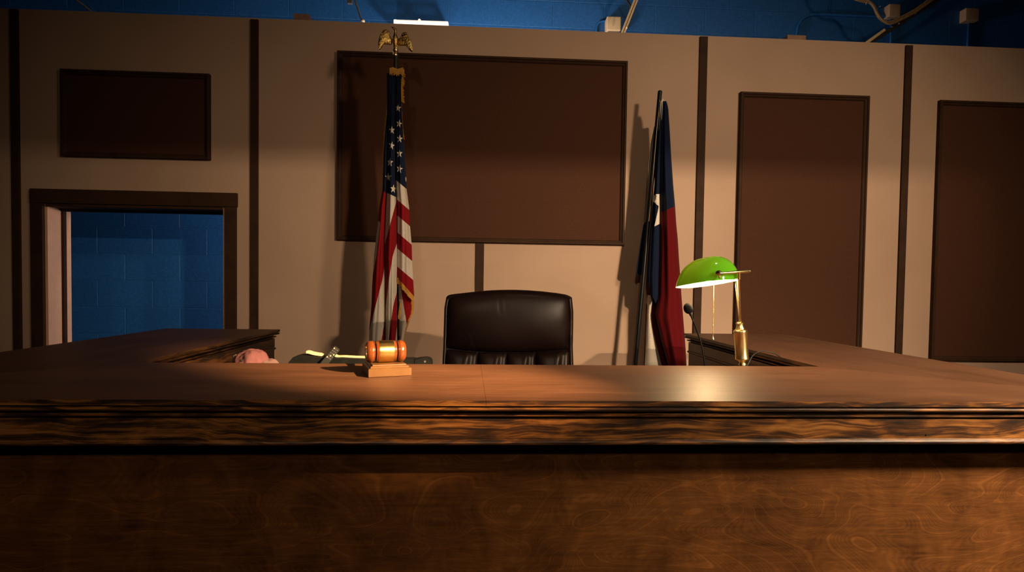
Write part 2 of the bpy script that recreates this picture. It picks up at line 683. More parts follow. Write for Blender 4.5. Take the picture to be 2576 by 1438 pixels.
def wall_panel(x0, x1, z0, z1, label):
    t = thing('wall_panel', label, 'wall panel', ((x0 + x1) / 2, W, z0), 'dark brown framed panels on the beige wall')
    bm = bmesh.new()
    # mitred moulding: profile (inset from the outer edge, stand-off)
    prof = [(0, 0), (0, .026), (.004, .030), (.013, .030), (.016, .023), (.022, .020), (.027, .016), (.031, .008), (.031, 0)]
    cs = [(x0, z0, 1, 1), (x1, z0, -1, 1), (x1, z1, -1, -1), (x0, z1, 1, -1)]
    rings = [[bm.verts.new((x + sx * a, W - h, z + sz * a)) for a, h in prof] for x, z, sx, sz in cs]
    for k in range(4):
        a, b = rings[k], rings[(k + 1) % 4]
        for i in range(len(prof)):
            i2 = (i + 1) % len(prof)
            bm.faces.new((a[i], a[i2], b[i2], b[i]))
    obj('frame', bm, M['trim'], t)
    bm = bmesh.new()
    box(bm, x0 + .028, x1 - .028, W - .009, W, z0 + .028, z1 - .028)
    obj('board', bm, M['panel'], t)


wall_panel(-2.509, -1.649, 2.261, 2.774, 'small dark brown framed panel above the open doorway')
wall_panel(-.893, .895, 1.793, 2.940, 'largest dark brown framed panel behind the striped flag and leather chair')
wall_panel(1.6235, 2.472, .78, 2.776, 'tall dark brown framed panel behind the green lamp')
wall_panel(2.945, 3.80, 1.075, 2.766, 'dark brown framed panel cut off by the right edge of the photo')

# ------------------------------------------------------------------ judge's bench
T = 1.300
OUT = [(-1.525, 1.135), (1.560, 1.135), (1.560, 2.785), (1.035, 2.785), (1.035, 1.645), (-.985, 1.645), (-.985, 2.785), (-1.525, 2.785)]


def inset_loop(d):
    n = len(OUT)
    res = []
    for i in range(n):
        p0, p1, p2 = Vector(OUT[i - 1]), Vector(OUT[i]), Vector(OUT[(i + 1) % n])
        a, b = (p1 - p0).normalized(), (p2 - p1).normalized()
        na, nb = Vector((-a.y, a.x)), Vector((-b.y, b.x))
        res.append(p1 + (na + nb) * d)
    return res


def sweep(bm, prof, mi_fn=None):
    loops = [[bm.verts.new((p.x, p.y, z)) for p in inset_loop(d)] for d, z in prof]
    n = len(OUT)
    for a, b in zip(loops, loops[1:]):
        for i in range(n):
            f = bm.faces.new((a[i], a[(i + 1) % n], b[(i + 1) % n], b[i]))
            if mi_fn:
                f.material_index = mi_fn(i)
    return loops


def arc(d0, z0, d1, z1, bulge, n=5):
    """rounded bead from (d0,z0) down to (d1,z1) swelling outward by bulge"""
    r = []
    for k in range(n + 1):
        t = k / n
        r.append((d0 + (d1 - d0) * t - bulge * math.sin(PI * t), z0 + (z1 - z0) * t))
    return r


bench = thing('judge_bench', 'U-shaped dark stained wooden judge\'s bench with moulded edge and worn brown top', 'bench', (0, 1.39, 0))
side = lambda i: 1 if i in (1, 3, 5, 7) and True else 0
side = lambda i: 0 if i in (0, 4) else (1 if i in (1, 3, 5, 7) else 0)
# tops: two front boards with a butt seam, one board per wing, mitred at the corners
sx = .012


def slab(name, pts, mat, label=None):
    bm = bmesh.new()
    prism(bm, [Vector((x, y, T - .0115)) for x, y in pts], (0, 0, .0115), bev=.0003)
    o = obj(name, bm, [mat, M['zebra_x'] if name == 'worktop' else M['zebra_y']], bench)
    for p in o.data.polygons:
        if abs(p.normal.z) < .6:
            p.material_index = 1
    return o


g = .00005
slab('worktop', [(-1.525, 1.135), (sx - g, 1.135), (sx - .012 - g, 1.645), (-.985, 1.645)], M['top_x'])
slab('worktop', [(sx + g, 1.135), (1.560, 1.135), (1.035, 1.645), (sx - .012 + g, 1.645)], M['top_x'])
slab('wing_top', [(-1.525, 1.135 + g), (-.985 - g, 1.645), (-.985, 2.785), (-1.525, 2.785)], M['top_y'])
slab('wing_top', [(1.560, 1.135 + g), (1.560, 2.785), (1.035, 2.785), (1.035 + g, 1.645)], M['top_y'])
# moulding under the top
bm = bmesh.new()
prof = [(.03, T - .0115), (.0065, T - .0116), (.0065, T - .0142)]
prof += arc(.004, T - .0145, .004, T - .0232, .0036)
prof += [(.024, T - .0234), (.027, T - .026), (.024, T - .0296)]
prof += arc(.0150, T - .0302, .0160, T - .0376, .0040)
prof += [(.0255, T - .0378), (.0265, T - .0415), (.030, T - .0420)]
sweep(bm, prof, side)
obj('edge_moulding', bm, [M['zebra_x'], M['zebra_y']], bench, smooth=True, angle=35)
bm = bmesh.new()
sweep(bm, [(.03, T - .0418), (.0195, T - .0418), (.0185, T - .0428), (.0185, T - .0838), (.0205, T - .0846), (.03, T - .0846)], side)
obj('frieze_board', bm, [M['zebra_x'], M['zebra_y']], bench)
bm = bmesh.new()
prof = [(.03, T - .0848), (.0190, T - .0848)] + arc(.0188, T - .0852, .0165, T - .0965, .0042) + [(.1050, T - .0968)]
sweep(bm, prof, side)
obj('lower_bead', bm, [M['zebra_x'], M['zebra_y']], bench, smooth=True, angle=35)
# panels
bm = bmesh.new()
box(bm, -1.487, 1.522, 1.226, 1.244, 0, T - .0969)
obj('front_panel', bm, M['ply'], bench)
bm = bmesh.new()
box(bm, -.95, 1.0, 1.607, 1.625, .28, T - .0969)
obj('kneehole_panel', bm, M['ply'], bench)
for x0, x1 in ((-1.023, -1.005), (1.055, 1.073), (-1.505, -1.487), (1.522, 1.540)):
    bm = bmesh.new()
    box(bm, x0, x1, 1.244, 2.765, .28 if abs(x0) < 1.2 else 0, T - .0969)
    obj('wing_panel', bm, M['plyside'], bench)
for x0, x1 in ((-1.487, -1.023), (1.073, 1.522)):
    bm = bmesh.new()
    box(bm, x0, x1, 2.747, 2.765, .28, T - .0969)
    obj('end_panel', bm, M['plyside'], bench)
# lower inner desk
DZ = 1.215
bm = bmesh.new()
box(bm, -1.005, 1.055, 1.625, 2.06, DZ - .028, DZ, .002)
obj('inner_desk', bm, M['top_x'], bench)
bm = bmesh.new()
c = at(2330, 1093, 1.1535)
lathe(bm, [(.0, -.001), (.0022, -.001), (.0018, .0012), (0, .0012)], c, (0, -1, 0), 14)
obj('knot_hole', bm, M['hole'], bench)

# ------------------------------------------------------------------ gavel and sounding block
u = Vector((.945, .327, 0)).normalized()
v = Vector((-u.y, u.x, 0))
BC = Vector((-.279, 1.402, T)) + u * .054 + v * .060
blk = thing('sound_block', 'square honey-coloured wooden sound block under the gavel', 'sound block', BC)


def rect_loop(hu, hv, z):
    return [BC + u * a * hu + v * b * hv + Vector((0, 0, z)) for a, b in ((-1, -1), (1, -1), (1, 1), (-1, 1))]


bm = bmesh.new()
steps = [(0, .002), (.0, .0005), (.0, .0195), (-.0010, .0208), (-.0052, .0222), (-.0060, .0228), (-.0066, .0262), (-.0078, .0274), (-.0130, .0287), (-.0138, .0300)]
loops = []
for dd, z in [(-.002, 0.0), (0, .0015), (0, .0200), (-.0008, .0209), (-.0050, .0219), (-.0058, .0226), (-.0060, .0252), (-.0070, .0263), (-.0115, .0274), (-.0120, .0300)]:
    loops.append([bm.verts.new(p) for p in rect_loop(.054 + dd, .060 + dd, z)])
for a, b in zip(loops, loops[1:]):
    for i in range(4):
        bm.faces.new((a[i], a[(i + 1) % 4], b[(i + 1) % 4], b[i]))
bm.faces.new(loops[0])
bm.faces.new(loops[-1])
obj('base', bm, M['blockwood'], blk)

r0 = .0285
GC = BC + Vector((0, 0, .0300 + r0)) + v * (-.004) - u * .003
gv = thing('gavel', 'orange lacquered wooden gavel with a brass band lying on its block', 'gavel', GC - Vector((0, 0, r0)))
HL = .0505
half = [(.37, .972), (.375, .985), (.43, .985), (.44, .955), (.455, .95), (.465, .965), (.50, .965), (.512, .93), (.518, .74), (.55, .66),
        (.585, .70), (.592, .90), (.605, .935), (.625, .945), (.635, .93), (.645, .955), (.67, .985), (.72, 1.0), (.80, .995), (.87, .965), (.92, .915), (.955, .86),
        (.97, .83), (.985, .80), (1.0, .76), (1.0, .70), (.985, .68), (.985, 0)]
prof = [(r * r0, -s * HL) for s, r in reversed(half)] + [(r * r0, s * HL) for s, r in half]
bm = bmesh.new()
lathe(bm, prof, GC, u, 56)
obj('head', bm, M['gavelwood'], gv, smooth=True, angle=32)
bm = bmesh.new()
lathe(bm, [(.5 * r0, -.372 * HL), (.985 * r0, -.372 * HL), (1.0 * r0, -.355 * HL), (1.0 * r0, .355 * HL), (.985 * r0, .372 * HL), (.5 * r0, .372 * HL)], GC, u, 56)
obj('brass_band', bm, M['brass_satin'], gv, smooth=True, angle=32)
hd = (v + Vector((0, 0, -.02))).normalized()
bm = bmesh.new()
lathe(bm, [(0, .02), (.0062, .021), (.0062, .032), (.0082, .034), (.0088, .040), (.0066, .044), (.0060, .060), (.0074, .10), (.0090, .15), (.0098, .18), (.0090, .20), (.0070, .208), (.0082, .213), (.0070, .222), (0, .225)], GC, hd, 20)
obj('handle', bm, M['gavelwood'], gv, smooth=True, angle=40)

# ------------------------------------------------------------------ leather chair
CYY = 2.30
chx = at(1280, 800, CYY).x
ch = thing('office_chair', 'high-backed dark brown leather office chair behind the bench', 'chair', (chx, CYY + .05, .28))
LEFT = [(1122.5, 747), (1117.5, 775), (1116, 830), (1115, 870), (1112.5, 917), (1110, 1000), (1112, 1100)]
RIGHT = [(1439, 748), (1442.5, 785), (1442, 830), (1441, 870), (1442.5, 917), (1445, 1000), (1443, 1100)]
TOP = [(1122.5, 747), (1127, 742.5), (1135, 740), (1165, 736.5), (1195, 733.3), (1230, 730), (1262, 728.6), (1300, 728.4), (1330, 729.6), (1365, 732.5), (1400, 736.6), (1422, 740), (1432, 743.5), (1439, 748)]


def topy(x):
    for a, b in zip(TOP, TOP[1:]):
        if a[0] <= x <= b[0]:
            return a[1] + (b[1] - a[1]) * (x - a[0]) / (b[0] - a[0])
    return 748


# backrest shell: rounded slab following the outline
def outline(inset, y_end):
    pts = [(x + (1280 - x) / 165 * inset * (1 if abs(x - 1280) > 120 else .0), y + inset * .8) for x, y in TOP]
    r = [(x - inset, y) for x, y in RIGHT if y > 760 and y <= y_end]
    l = [(x + inset, y) for x, y in LEFT if y > 760 and y <= y_end]
    return pts + r + list(reversed(l))


bm = bmesh.new()
layers = []
for ins, dy in ((14, .008), (5, .0), (1, .012), (0, .03), (1, .055), (6, .072), (18, .080)):
    layers.append([bm.verts.new(at(x, y, CYY + .02 + dy)) for x, y in outline(ins, 1100)])
for a, b in zip(layers, layers[1:]):
    n = len(a)
    for i in range(n):
        bm.faces.new((a[i], a[(i + 1) % n], b[(i + 1) % n], b[i]))
bm.faces.new(layers[0])
bm.faces.new(layers[-1])
back = obj('backrest', bm, M['leather'], ch, smooth=True, angle=50)


def cushion(name, xl, xr, yt, yb, nx, ny, depth, pw=.32, extra=None):
    """pillow between boundary functions; s across, t down; depth swells towards the viewer"""
    bm = bmesh.new()
    V = []
    for j in range(ny + 1):
        t = j / ny
        row = []
        for i in range(nx + 1):
            s = i / nx
            ya, yb_ = yt(s), yb(s)
            y = ya + (yb_ - ya) * t
            x = xl(y) + (xr(y) - xl(y)) * s
            e = (max(0, 4 * s * (1 - s)) ** pw) * (max(0, 4 * t * (1 - t)) ** pw)
            d = depth * e
            if extra:
                d += extra(s, t) * min(1, e * 1.5)
            row.append(bm.verts.new(at(x, y, CYY + .030 - d)))
        V.append(row)
    for j in range(ny):
        for i in range(nx):
            bm.faces.new((V[j][i], V[j][i + 1], V[j + 1][i + 1], V[j + 1][i]))
    return obj(name, bm, M['leather'], ch, smooth=True)


XL = lambda y: curve(LEFT, y) + 7
XR = lambda y: curve(RIGHT, y) - 8


def gauss(s, t, s0, t0, a, b, ang):
    c, q = math.cos(ang), math.sin(ang)
    x, y = s - s0, (t - t0) * .55
    X, Y = x * c + y * q, -x * q + y * c
    return math.exp(-(X / a) ** 2 - (Y / b) ** 2)


def head_extra(s, t):
    w = 0
    w -= .006 * gauss(s, t, .225, .86, .055, .008, 1.1)
    w += .004 * gauss(s, t, .205, .80, .055, .010, 1.0)
    w -= .003 * gauss(s, t, .425, .22, .07, .010, 1.45)
    w -= .002 * gauss(s, t, .475, .22, .06, .008, 1.5)
    w -= .003 * gauss(s, t, .965, .25, .03, .008, .3)
    w += .0025 * math.sin(7 * s + 3 * t) * math.sin(5 * t)
    return w


cushion('head_cushion', XL, XR, lambda s: topy(1122.5 + s * 316.5) + 5, lambda s: 876 + 8.5 * math.sin(PI * min(1, s * 1.05)) + 3.5 * s, 72, 40, .068, .30, head_extra)
seam = [0, .262, .494, .724, 1.0]
for k in range(4):
    a, b = seam[k], seam[k + 1]
    fl = (lambda a: (lambda y: XL(y) + (XR(y) - XL(y)) * a))(a)
    fr = (lambda b: (lambda y: XL(y) + (XR(y) - XL(y)) * b))(b)
    f0 = (lambda a, b: (lambda s: 877 + 8.5 * math.sin(PI * min(1, (a + (b - a) * s) * 1.05)) + 3.5 * (a + (b - a) * s)))(a, b)
    cushion('back_channel', fl, fr, f0, lambda s: 1095, 18, 30, .055, .36,
            (lambda k: (lambda s, t: -.010 * gauss(s, t, .80, .10, .5, .06, -1.0) + .006 * gauss(s, t, .62, .16, .3, .05, -.9)))(k))
for ln, sg in ((LEFT, 1), (RIGHT, -1)):
    bm = bmesh.new()
    pts = [at(curve(ln, y) + sg * (5.5 if y < 860 else 5.0), y, CYY + .012) for y in range(752, 1095, 12)]
    tube(bm, smooth_path(pts, 3), .0022, 8)
    obj('piping', bm, M['piping'], ch, smooth=True)
bm = bmesh.new()
box(bm, chx - .26, chx + .26, 1.83, CYY + .06, .70, .83, .045, seg=5)
obj('seat', bm, M['leather'], ch, smooth=True, angle=60)
bm = bmesh.new()
tube(bm, [(chx, CYY - .19, .40), (chx, CYY - .19, .72)], .028, 16)
obj('gas_column', bm, M['blackmetal'], ch, smooth=True, angle=40)
for k in range(5):
    a = 2 * PI * k / 5 + .3
    e = Vector((chx + .25 * math.cos(a), CYY - .19 + .25 * math.sin(a), .345))
    bm = bmesh.new()
    tube(bm, [(chx, CYY - .19, .40), e], [.026, .016], 10)
    lg = obj('base_arm', bm, M['blackmetal'], ch, smooth=True, angle=40)
    bm = bmesh.new()
    lathe(bm, [(0, -.014), (.024, -.014), (.028, -.008), (.028, .008), (.024, .014), (0, .014)], e + Vector((0, 0, -.037)), (-math.sin(a), math.cos(a), 0), 18)
    obj('caster', bm, M['blackplastic'], lg, smooth=True, angle=40)

# ------------------------------------------------------------------ flags
def sheet(bm, uvl, ys, xs_fn, Yf, uv_fn, nx=10, mi=0):
    """a strip of cloth: for each photo row y the columns from xs_fn, depth from Yf(s, y), pattern from uv_fn"""
    V = []
    for y in ys:
        x0, x1 = xs_fn(y)
        row = []
        for i in range(nx + 1):
            s = i / nx
            x = x0 + (x1 - x0) * s
            row.append((bm.verts.new(at(x, y, Yf(s, y))), uv_fn(x, y)))
        V.append(row)
    for a, b in zip(V, V[1:]):
        for i in range(nx):
            q = (a[i], a[i + 1], b[i + 1], b[i])
            f = bm.faces.new([p[0] for p in q])
            f.material_index = mi
            f.smooth = True
            for lp, p in zip(f.loops, q):
                lp[uvl].uv = p[1]


def rows(a, b, n):
    return [a + (b - a) * i / n for i in range(n + 1)]


def star_pts(cx, cy, r, rot=0, sx=1.0, inner=.40):
    res = []
    for k in range(10):
        a = -PI / 2 + rot + k * PI / 5
        q = r if k % 2 == 0 else r * inner
        res.append((cx + q * math.cos(a) * sx, cy + q * math.sin(a)))
    return res


def star(bm, uvl, pts, Yfn, mi, c=None, n=6):
    """white patch lying on the cloth: a finely divided fan that follows the folds"""
    cx = sum(p[0] for p in pts) / len(pts) if c is None else c[0]
    cy = sum(p[1] for p in pts) / len(pts) if c is None else c[1]
    for i in range(len(pts)):
        pa, pb = pts[i], pts[(i + 1) % len(pts)]
        rows_ = []
        for r in range(n + 1):
            rr = []
            for k in range(r + 1):
                t = k / r if r else 0
                x = cx + (pa[0] + (pb[0] - pa[0]) * t - cx) * r / n
                y = cy + (pa[1] + (pb[1] - pa[1]) * t - cy) * r / n
                rr.append(bm.verts.new(at(x, y, Yfn(x, y))))
            rows_.append(rr)
        for r in range(n):
            a_, b_ = rows_[r], rows_[r + 1]
            for k in range(r + 1):
                fs = [bm.faces.new((a_[k], b_[k], b_[k + 1]))]
                if k < r:
                    fs.append(bm.faces.new((a_[k], b_[k + 1], a_[k + 1])))
                for f in fs:
                    f.material_index = mi
                    for lp in f.loops:
                        lp[uvl].uv = (0, -1)


PY = 3.12
pt = at(996, 165, PY)
us = thing('flagpole', 'striped flag with stars and gold fringe on a pole topped by a gilded eagle', 'flag', (pt.x, PY, .28), 'flags on standing poles')
bm = bmesh.new()
tube(bm, [(pt.x, PY, .30), (pt.x, PY, at(994, 141, PY).z)], .0138, 20)
obj('pole', bm, M['darkwood'], us, smooth=True, angle=40)
bm = bmesh.new()
lathe(bm, [(0, 0), (.15, 0), (.152, .012), (.12, .03), (.04, .05), (.022, .09), (.022, .12), (0, .12)], (pt.x, PY, .28), seg=36)
obj('base', bm, M['brass'], us, smooth=True, angle=40)

LE = [(984, 178), (984, 205), (983.7, 229), (977, 252), (969, 327), (964.5, 388), (963, 455), (962, 477), (953.7, 521), (951, 560), (948, 581), (941, 642), (936, 719), (934.5, 765), (932, 795), (929, 826), (928, 875), (930, 930)]
RE = [(1010, 178), (1009, 216), (1010, 255), (1013.5, 316), (1016, 355), (1019, 396), (1022, 438), (1023, 477), (1029, 521), (1031, 562), (1036, 621), (1037, 667), (1040, 710), (1042, 746), (1042, 800)]
XA = [(973, 178), (974, 330), (973, 477), (971, 521), (968, 609), (967, 642), (969, 704), (969, 765), (969.5, 826), (968, 930)]
XCR = [(996, 178), (994, 330), (995, 455), (999, 520), (999, 930)]
b1 = [(1000, 495), (993, 520), (969, 609), (962, 640)]
b2 = [(1003, 600), (999, 612), (988, 642), (978, 704), (971, 765), (968, 800)]
b3 = [(1006, 712), (999, 734), (990, 765), (981, 826), (976, 870)]
b4 = [(1004, 790), (998, 826), (993, 870)]
a0 = [(957, 560), (951, 609), (947, 642), (938, 690)]
a2 = [(972, 640), (969, 660), (962, 703), (952, 740), (943, 775)]
a3 = [(974, 780), (970, 800), (965, 826), (958, 870)]


def phase_from(bs, x, y):
    ks = [(curve(b, y), k) for b, k in bs]
    ks.sort()
    if len(ks) == 1:
        return ks[0][1] + (x - ks[0][0]) / 18.0
    if x <= ks[0][0]:
        return ks[0][1] - (ks[0][0] - x) / 18.0
    for (xa, ka), (xb, kb) in zip(ks, ks[1:]):
        if x <= xb:
            return ka + (kb - ka) * (x - xa) / max(.01, xb - xa)
    return ks[-1][1] + (x - ks[-1][0]) / 18.0


QB = [(455, 0), (502, 1), (541, 2), (584, 3), (624, 4), (670, 5), (700, 5.9), (800, 5.95)]


def us_uv(fold):
    def fn(x, y):
        if fold == 'C':
            q = y - .85 * (x - 999)
            ph = 0.0
            for (qa, pa), (qb, pb) in zip(QB, QB[1:]):
                if q >= qa:
                    ph = pa + (pb - pa) * min(1, (q - qa) / (qb - qa))
            return (ph + 20, (455 - q) / 50)
        canton = (484 + (x - 972) * .48 if x > 972 else 477 + (x - 962) * 1.0) - y
        if fold == 'B':
            ph = phase_from([(b1, 1), (b2, 2), (b3, 3), (b4, 4)], x, y)
            if y < 600:
                ph = min(ph, 1.95)
            ph = max(ph, .05)
        else:
            ph = phase_from([(a0, 1), (a2, 2), (a3, 3)], x, y)
            if y < 560:
                ph = max(1.05, min(1.95, ph))
        return (ph + 20, canton / 50)
    return fn


FOLD = {'A': (.050, 0), 'B': (.070, 0), 'C': (.055, 0)}


def usY(f):
    dep = FOLD[f][0]

    def fn(s, y):
        g = min(1.0, .45 + (y - 170) / 480.0)
        base = PY - .022 - .010 * g
        # bulge plus minor ripples
        return base - dep * g * (math.sin(PI * s) ** .8) - .006 * g * math.sin(6 * PI * s + y * .012)
    return fn


bm = bmesh.new()
uvl = bm.loops.layers.uv.new('pattern')
ysm = rows(184, 900, 110)
sheet(bm, uvl, ysm, lambda y: (curve(LE, y), curve(XA, y)), usY('A'), us_uv('A'), 12)
sheet(bm, uvl, ysm, lambda y: (curve(XA, y), curve(XCR, y)), usY('B'), us_uv('B'), 14)
# right fold ends in a slanted hem
V = []
for t in rows(0, 1, 90):
    row = []
    for i in range(15):
        s = i / 14
        yt_ = 184
        xr_ = 0
        yb_ = 698 + 48 * s
        y = yt_ + (yb_ - yt_) * t
        x = curve(XCR, y) + (curve(RE, y) - curve(XCR, y)) * s
        row.append((bm.verts.new(at(x, y, usY('C')(s, y))), us_uv('C')(x, y)))
    V.append(row)
for a, b in zip(V, V[1:]):
    for i in range(14):
        q = (a[i], a[i + 1], b[i + 1], b[i])
        f = bm.faces.new([p[0] for p in q])
        f.smooth = True
        for lp, p in zip(f.loops, q):
            lp[uvl].uv = p[1]
# rear of the bundle, and the inner layer seen below the hem
sheet(bm, uvl, ysm, lambda y: (curve(LE, y) + 1, min(curve(RE, y) - 1, 1012 if y > 720 else 2000)), lambda s, y: PY + .020 + .045 * min(1, (y - 150) / 500) * math.sin(PI * s) ** .7,
      lambda x, y: (20.5 if int((x - 925) / 17 + y / 160) % 2 else 21.5, (470 - y) / 50), 12)
IN = [(690, [1001, 1036]), (746, [1003, 1041]), (783, [1006, 1040]), (813, [1006, 1027]), (844, [1006, 1018]), (890, [1004, 1010])]
sheet(bm, uvl, rows(690, 890, 24), lambda y: lerp_rows(IN, y), lambda s, y: PY - .004 - .02 * math.sin(PI * s),
      lambda x, y: (20.5 + max(-.45, min(.9, (x - 1009 + (740 - y) * .16) / 4)), -1), 12)
ST = [(1001.5, 271.5, 0), (1004, 311, 1), (986, 327.5, -1), (1005.5, 349, 0), (985.5, 366, 1), (1005, 386, 0), (981, 408, 2), (1005, 424.5, 0), (976.5, 445.5, 0), (989.5, 475, 0)]


def us_surface(x, y):
    for f, a, b in (('A', LE, XA), ('B', XA, XCR), ('C', XCR, RE)):
        xa, xb = curve(a, y), curve(b, y)
        if xa <= x <= xb:
            return usY(f)((x - xa) / (xb - xa), y) - .0025
    return usY('C')(1.0, y) - .004


for k, (x, y, kk) in enumerate(ST):
    star(bm, uvl, star_pts(x, y, 11.2 if k < 6 else 11.8, .12 * math.sin(k * 2.1) + .1, .72), us_surface, 1)
star(bm, uvl, [(1020.5, 444), (1022, 448), (1022.5, 452), (1021.5, 458), (1020.5, 453), (1019.8, 449)], us_surface, 1)
obj('flag_cloth', bm, [M['usflag'], M['starcloth']], us, smooth=True, recalc=False)


def fringe(bm, top, drop, Y, n, jag=.25, th=.004):
    """top: photo polyline; each strand hangs by drop (dx, dy)"""
    seg = []
    L = [0]
    for a, b in zip(top, top[1:]):
        L.append(L[-1] + math.hypot(b[0] - a[0], b[1] - a[1]))
    for k in range(n):
        d = L[-1] * k / n
        for i in range(len(top) - 1):
            if L[i] <= d <= L[i + 1]:
                t = (d - L[i]) / (L[i + 1] - L[i])
                p = [top[i][j] + (top[i + 1][j] - top[i][j]) * t for j in (0, 1)]
                w = L[-1] / n
                dx, dy = (top[i + 1][0] - top[i][0]) / (L[i + 1] - L[i]) * w, (top[i + 1][1] - top[i][1]) / (L[i + 1] - L[i]) * w
                break
        Yk = Y(*p) if callable(Y) else Y
        e = 1 + random.uniform(-jag, jag)
        pts = [at(p[0], p[1], Yk), at(p[0] + dx, p[1] + dy, Yk), at(p[0] + dx * .85 + drop[0] * e, p[1] + dy * .85 + drop[1] * e, Yk - .002), at(p[0] + dx * .1 + drop[0] * e, p[1] + dy * .1 + drop[1] * e, Yk - .002)]
        prism(bm, pts, (0, th, 0))


bm = bmesh.new()
fringe(bm, [(980, 171), (988, 169), (1000, 173), (1012, 170), (1017, 175)], (0, 19), PY - .066, 16)
obj('fringe', bm, M['gold'], us)
bm = bmesh.new()
fringe(bm, [(1004, 172), (1011, 178), (1011, 200), (1009, 220), (1010, 255)], (6.5, 6), PY - .062, 34, .4)
obj('fringe', bm, M['gold'], us)
bm = bmesh.new()
fringe(bm, [(1008, 196), (1007.5, 255), (1013, 330), (1015.5, 350)], (2.2, 2), PY - .034, 40, .2)
obj('fringe', bm, M['gold'], us)
bm = bmesh.new()
fringe(bm, [(983, 228), (977, 252), (969, 327), (964.5, 388), (963, 455)], (-3, 2), PY - .026, 60, .2)
obj('fringe', bm, M['gold'], us)
bm = bmesh.new()
fringe(bm, [(999.5, 697), (1021, 722), (1042, 746)], (-.5, 15), lambda x, y: usY('C')(min(1, max(0, (x - 999) / 43)), y) - .003, 34, .12)
obj('fringe', bm, M['gold'], us)
bm = bmesh.new()
fringe(bm, [(1042, 748), (1041, 783), (1028, 813), (1018, 844), (1012, 872)], (-6.5, 4), PY - .012, 46, .15)
obj('fringe', bm, M['gold'], us)
bm = bmesh.new()
fringe(bm, [(1008, 742), (1006, 760), (1001, 800)], (4, 4), PY - .010, 14, .15)
obj('fringe', bm, M['gold'], us)


# eagle finial
ez = lambda x, y: at(940 + x / 9.583, 50 + y / 9.583, PY)
eag = obj('eagle_finial', lathe(bmesh.new(), [(0, 0), (.0125, .0), (.0130, .006), (.0085, .012), (.0075, .018), (.0120, .022), (.0150, .030), (.0135, .038), (.0080, .043), (0, .045)],
          Vector((pt.x - .002, PY, at(996, 141, PY).z)), seg=24), M['brass'], us, smooth=True, angle=40)
LWG = [(300, 250), (345, 262), (385, 300), (402, 380), (425, 440), (470, 470), (462, 540), (420, 598), (330, 604), (240, 612), (205, 695), (150, 752), (126, 690), (128, 580), (150, 465), (182, 380), (240, 290)]
RWG = [(690, 335), (740, 315), (800, 330), (850, 430), (908, 530), (938, 660), (955, 760), (940, 802), (880, 762), (820, 685), (770, 640), (690, 628), (600, 620), (562, 560), (572, 470), (640, 440), (668, 385)]


def wing(pts, sgn):
    bm = bmesh.new()
    raw = [Vector((x, y, 0)) for x, y in pts]
    pts = [(p.x, p.y) for p in smooth_path(raw[-2:] + raw + raw[:2], 4)[8:8 + 4 * len(raw)]]
    cx = sum(p[0] for p in pts) / len(pts)
    cy = sum(p[1] for p in pts) / len(pts)
    # layered feathers: concentric shells, domed towards the viewer, tips swept forward
    def d(x):
        return -.020 * (abs(x - 545) / 400) ** 1.5
    rings = []
    for sc, dy in ((1.0, .003), (1.0, -.001), (.9, -.0045), (.6, -.008), (.25, -.010)):
        ring = []
        for x, y in pts:
            X, Yv = cx + (x - cx) * sc, cy + (y - cy) * sc
            p = ez(X, Yv)
            p.y += d(X) + dy
            ring.append(bm.verts.new(p))
        rings.append(ring)
    for a, b in zip(rings, rings[1:]):
        n = len(a)
        for i in range(n):
            bm.faces.new((a[i], a[(i + 1) % n], b[(i + 1) % n], b[i]))
    bm.faces.new(rings[0])
    bm.faces.new(rings[-1])
    # feather barbs
    for r in range(6):
        for c in range(5):
            fx = cx + (c - 2) * 52 + (r % 2) * 22
            fy = cy - 190 + r * 60 + abs(c - 2) * 8
            inside = min((fx - p[0]) ** 2 + (fy - p[1]) ** 2 for p in pts)
            if abs(fx - cx) < 125 and fy < cy + 90 and fy > cy - 200 and abs(fx - cx) < 60 + (fy - cy + 200) * .4:
                p = ez(fx, fy)
                p.y += d(fx) - .009
                ball(bm, p, .0030, 8, (.8, .6, 1.5))
    for k in range(4):
        a = (pts[0][0] * .3 + cx * .7 + sgn * k * 22, cy + 60)
        tip = min(pts, key=lambda q: -q[1])
        e = (tip[0] - sgn * k * 26, tip[1] - 10 - k * 34)
        pa, pe = ez(*a), ez(*e)
        pa.y += d(a[0]) - .006
        pe.y += d(e[0]) - .001
        tube(bm, [pa, (pa + pe) / 2 + Vector((sgn * .002, -.002, 0)), pe], [.0024, .0030, .0010], 6)
    obj('wing', bm, M['eagle'], eag, smooth=True, angle=50)


wing(LWG, -1)
wing(RWG, 1)
bm = bmesh.new()
pth = [(542, 735), (535, 690), (535, 620), (535, 530), (532, 460), (528, 400), (530, 340), (536, 290), (522, 250), (492, 222), (462, 203), (432, 188)]
rad = [.006, .008, .0115, .0150, .0140, .0098, .0075, .0070, .0078, .0062, .0036, .0008]
P3 = [ez(*q) for q in pth]
for i, p in enumerate(P3):
    p.y -= .006 + (.012 if 2 <= i <= 4 else .004)
tube(bm, P3, rad, 14)
# legs on the ball
for q in (508, 572):
    tube(bm, [ez(q, 640) + Vector((0, -.010, 0)), ez(q + (545 - q) * .4, 720) + Vector((0, -.008, 0)), ez(q + (545 - q) * .5, 770)], [.007, .0045, .003], 8)
obj('body', bm, M['eagle'], eag, smooth=True, angle=60)
bm = bmesh.new()
prism(bm, [ez(505, 590) + Vector((0, .004, 0)), ez(480, 560) + Vector((0, .004, 0)), ez(445, 800) + Vector((0, .012, 0)), ez(468, 812) + Vector((0, .012, 0)), ez(505, 790) + Vector((0, .012, 0))], (0, .005, 0), bev=.001)
obj('tail', bm, M['eagle'], eag)

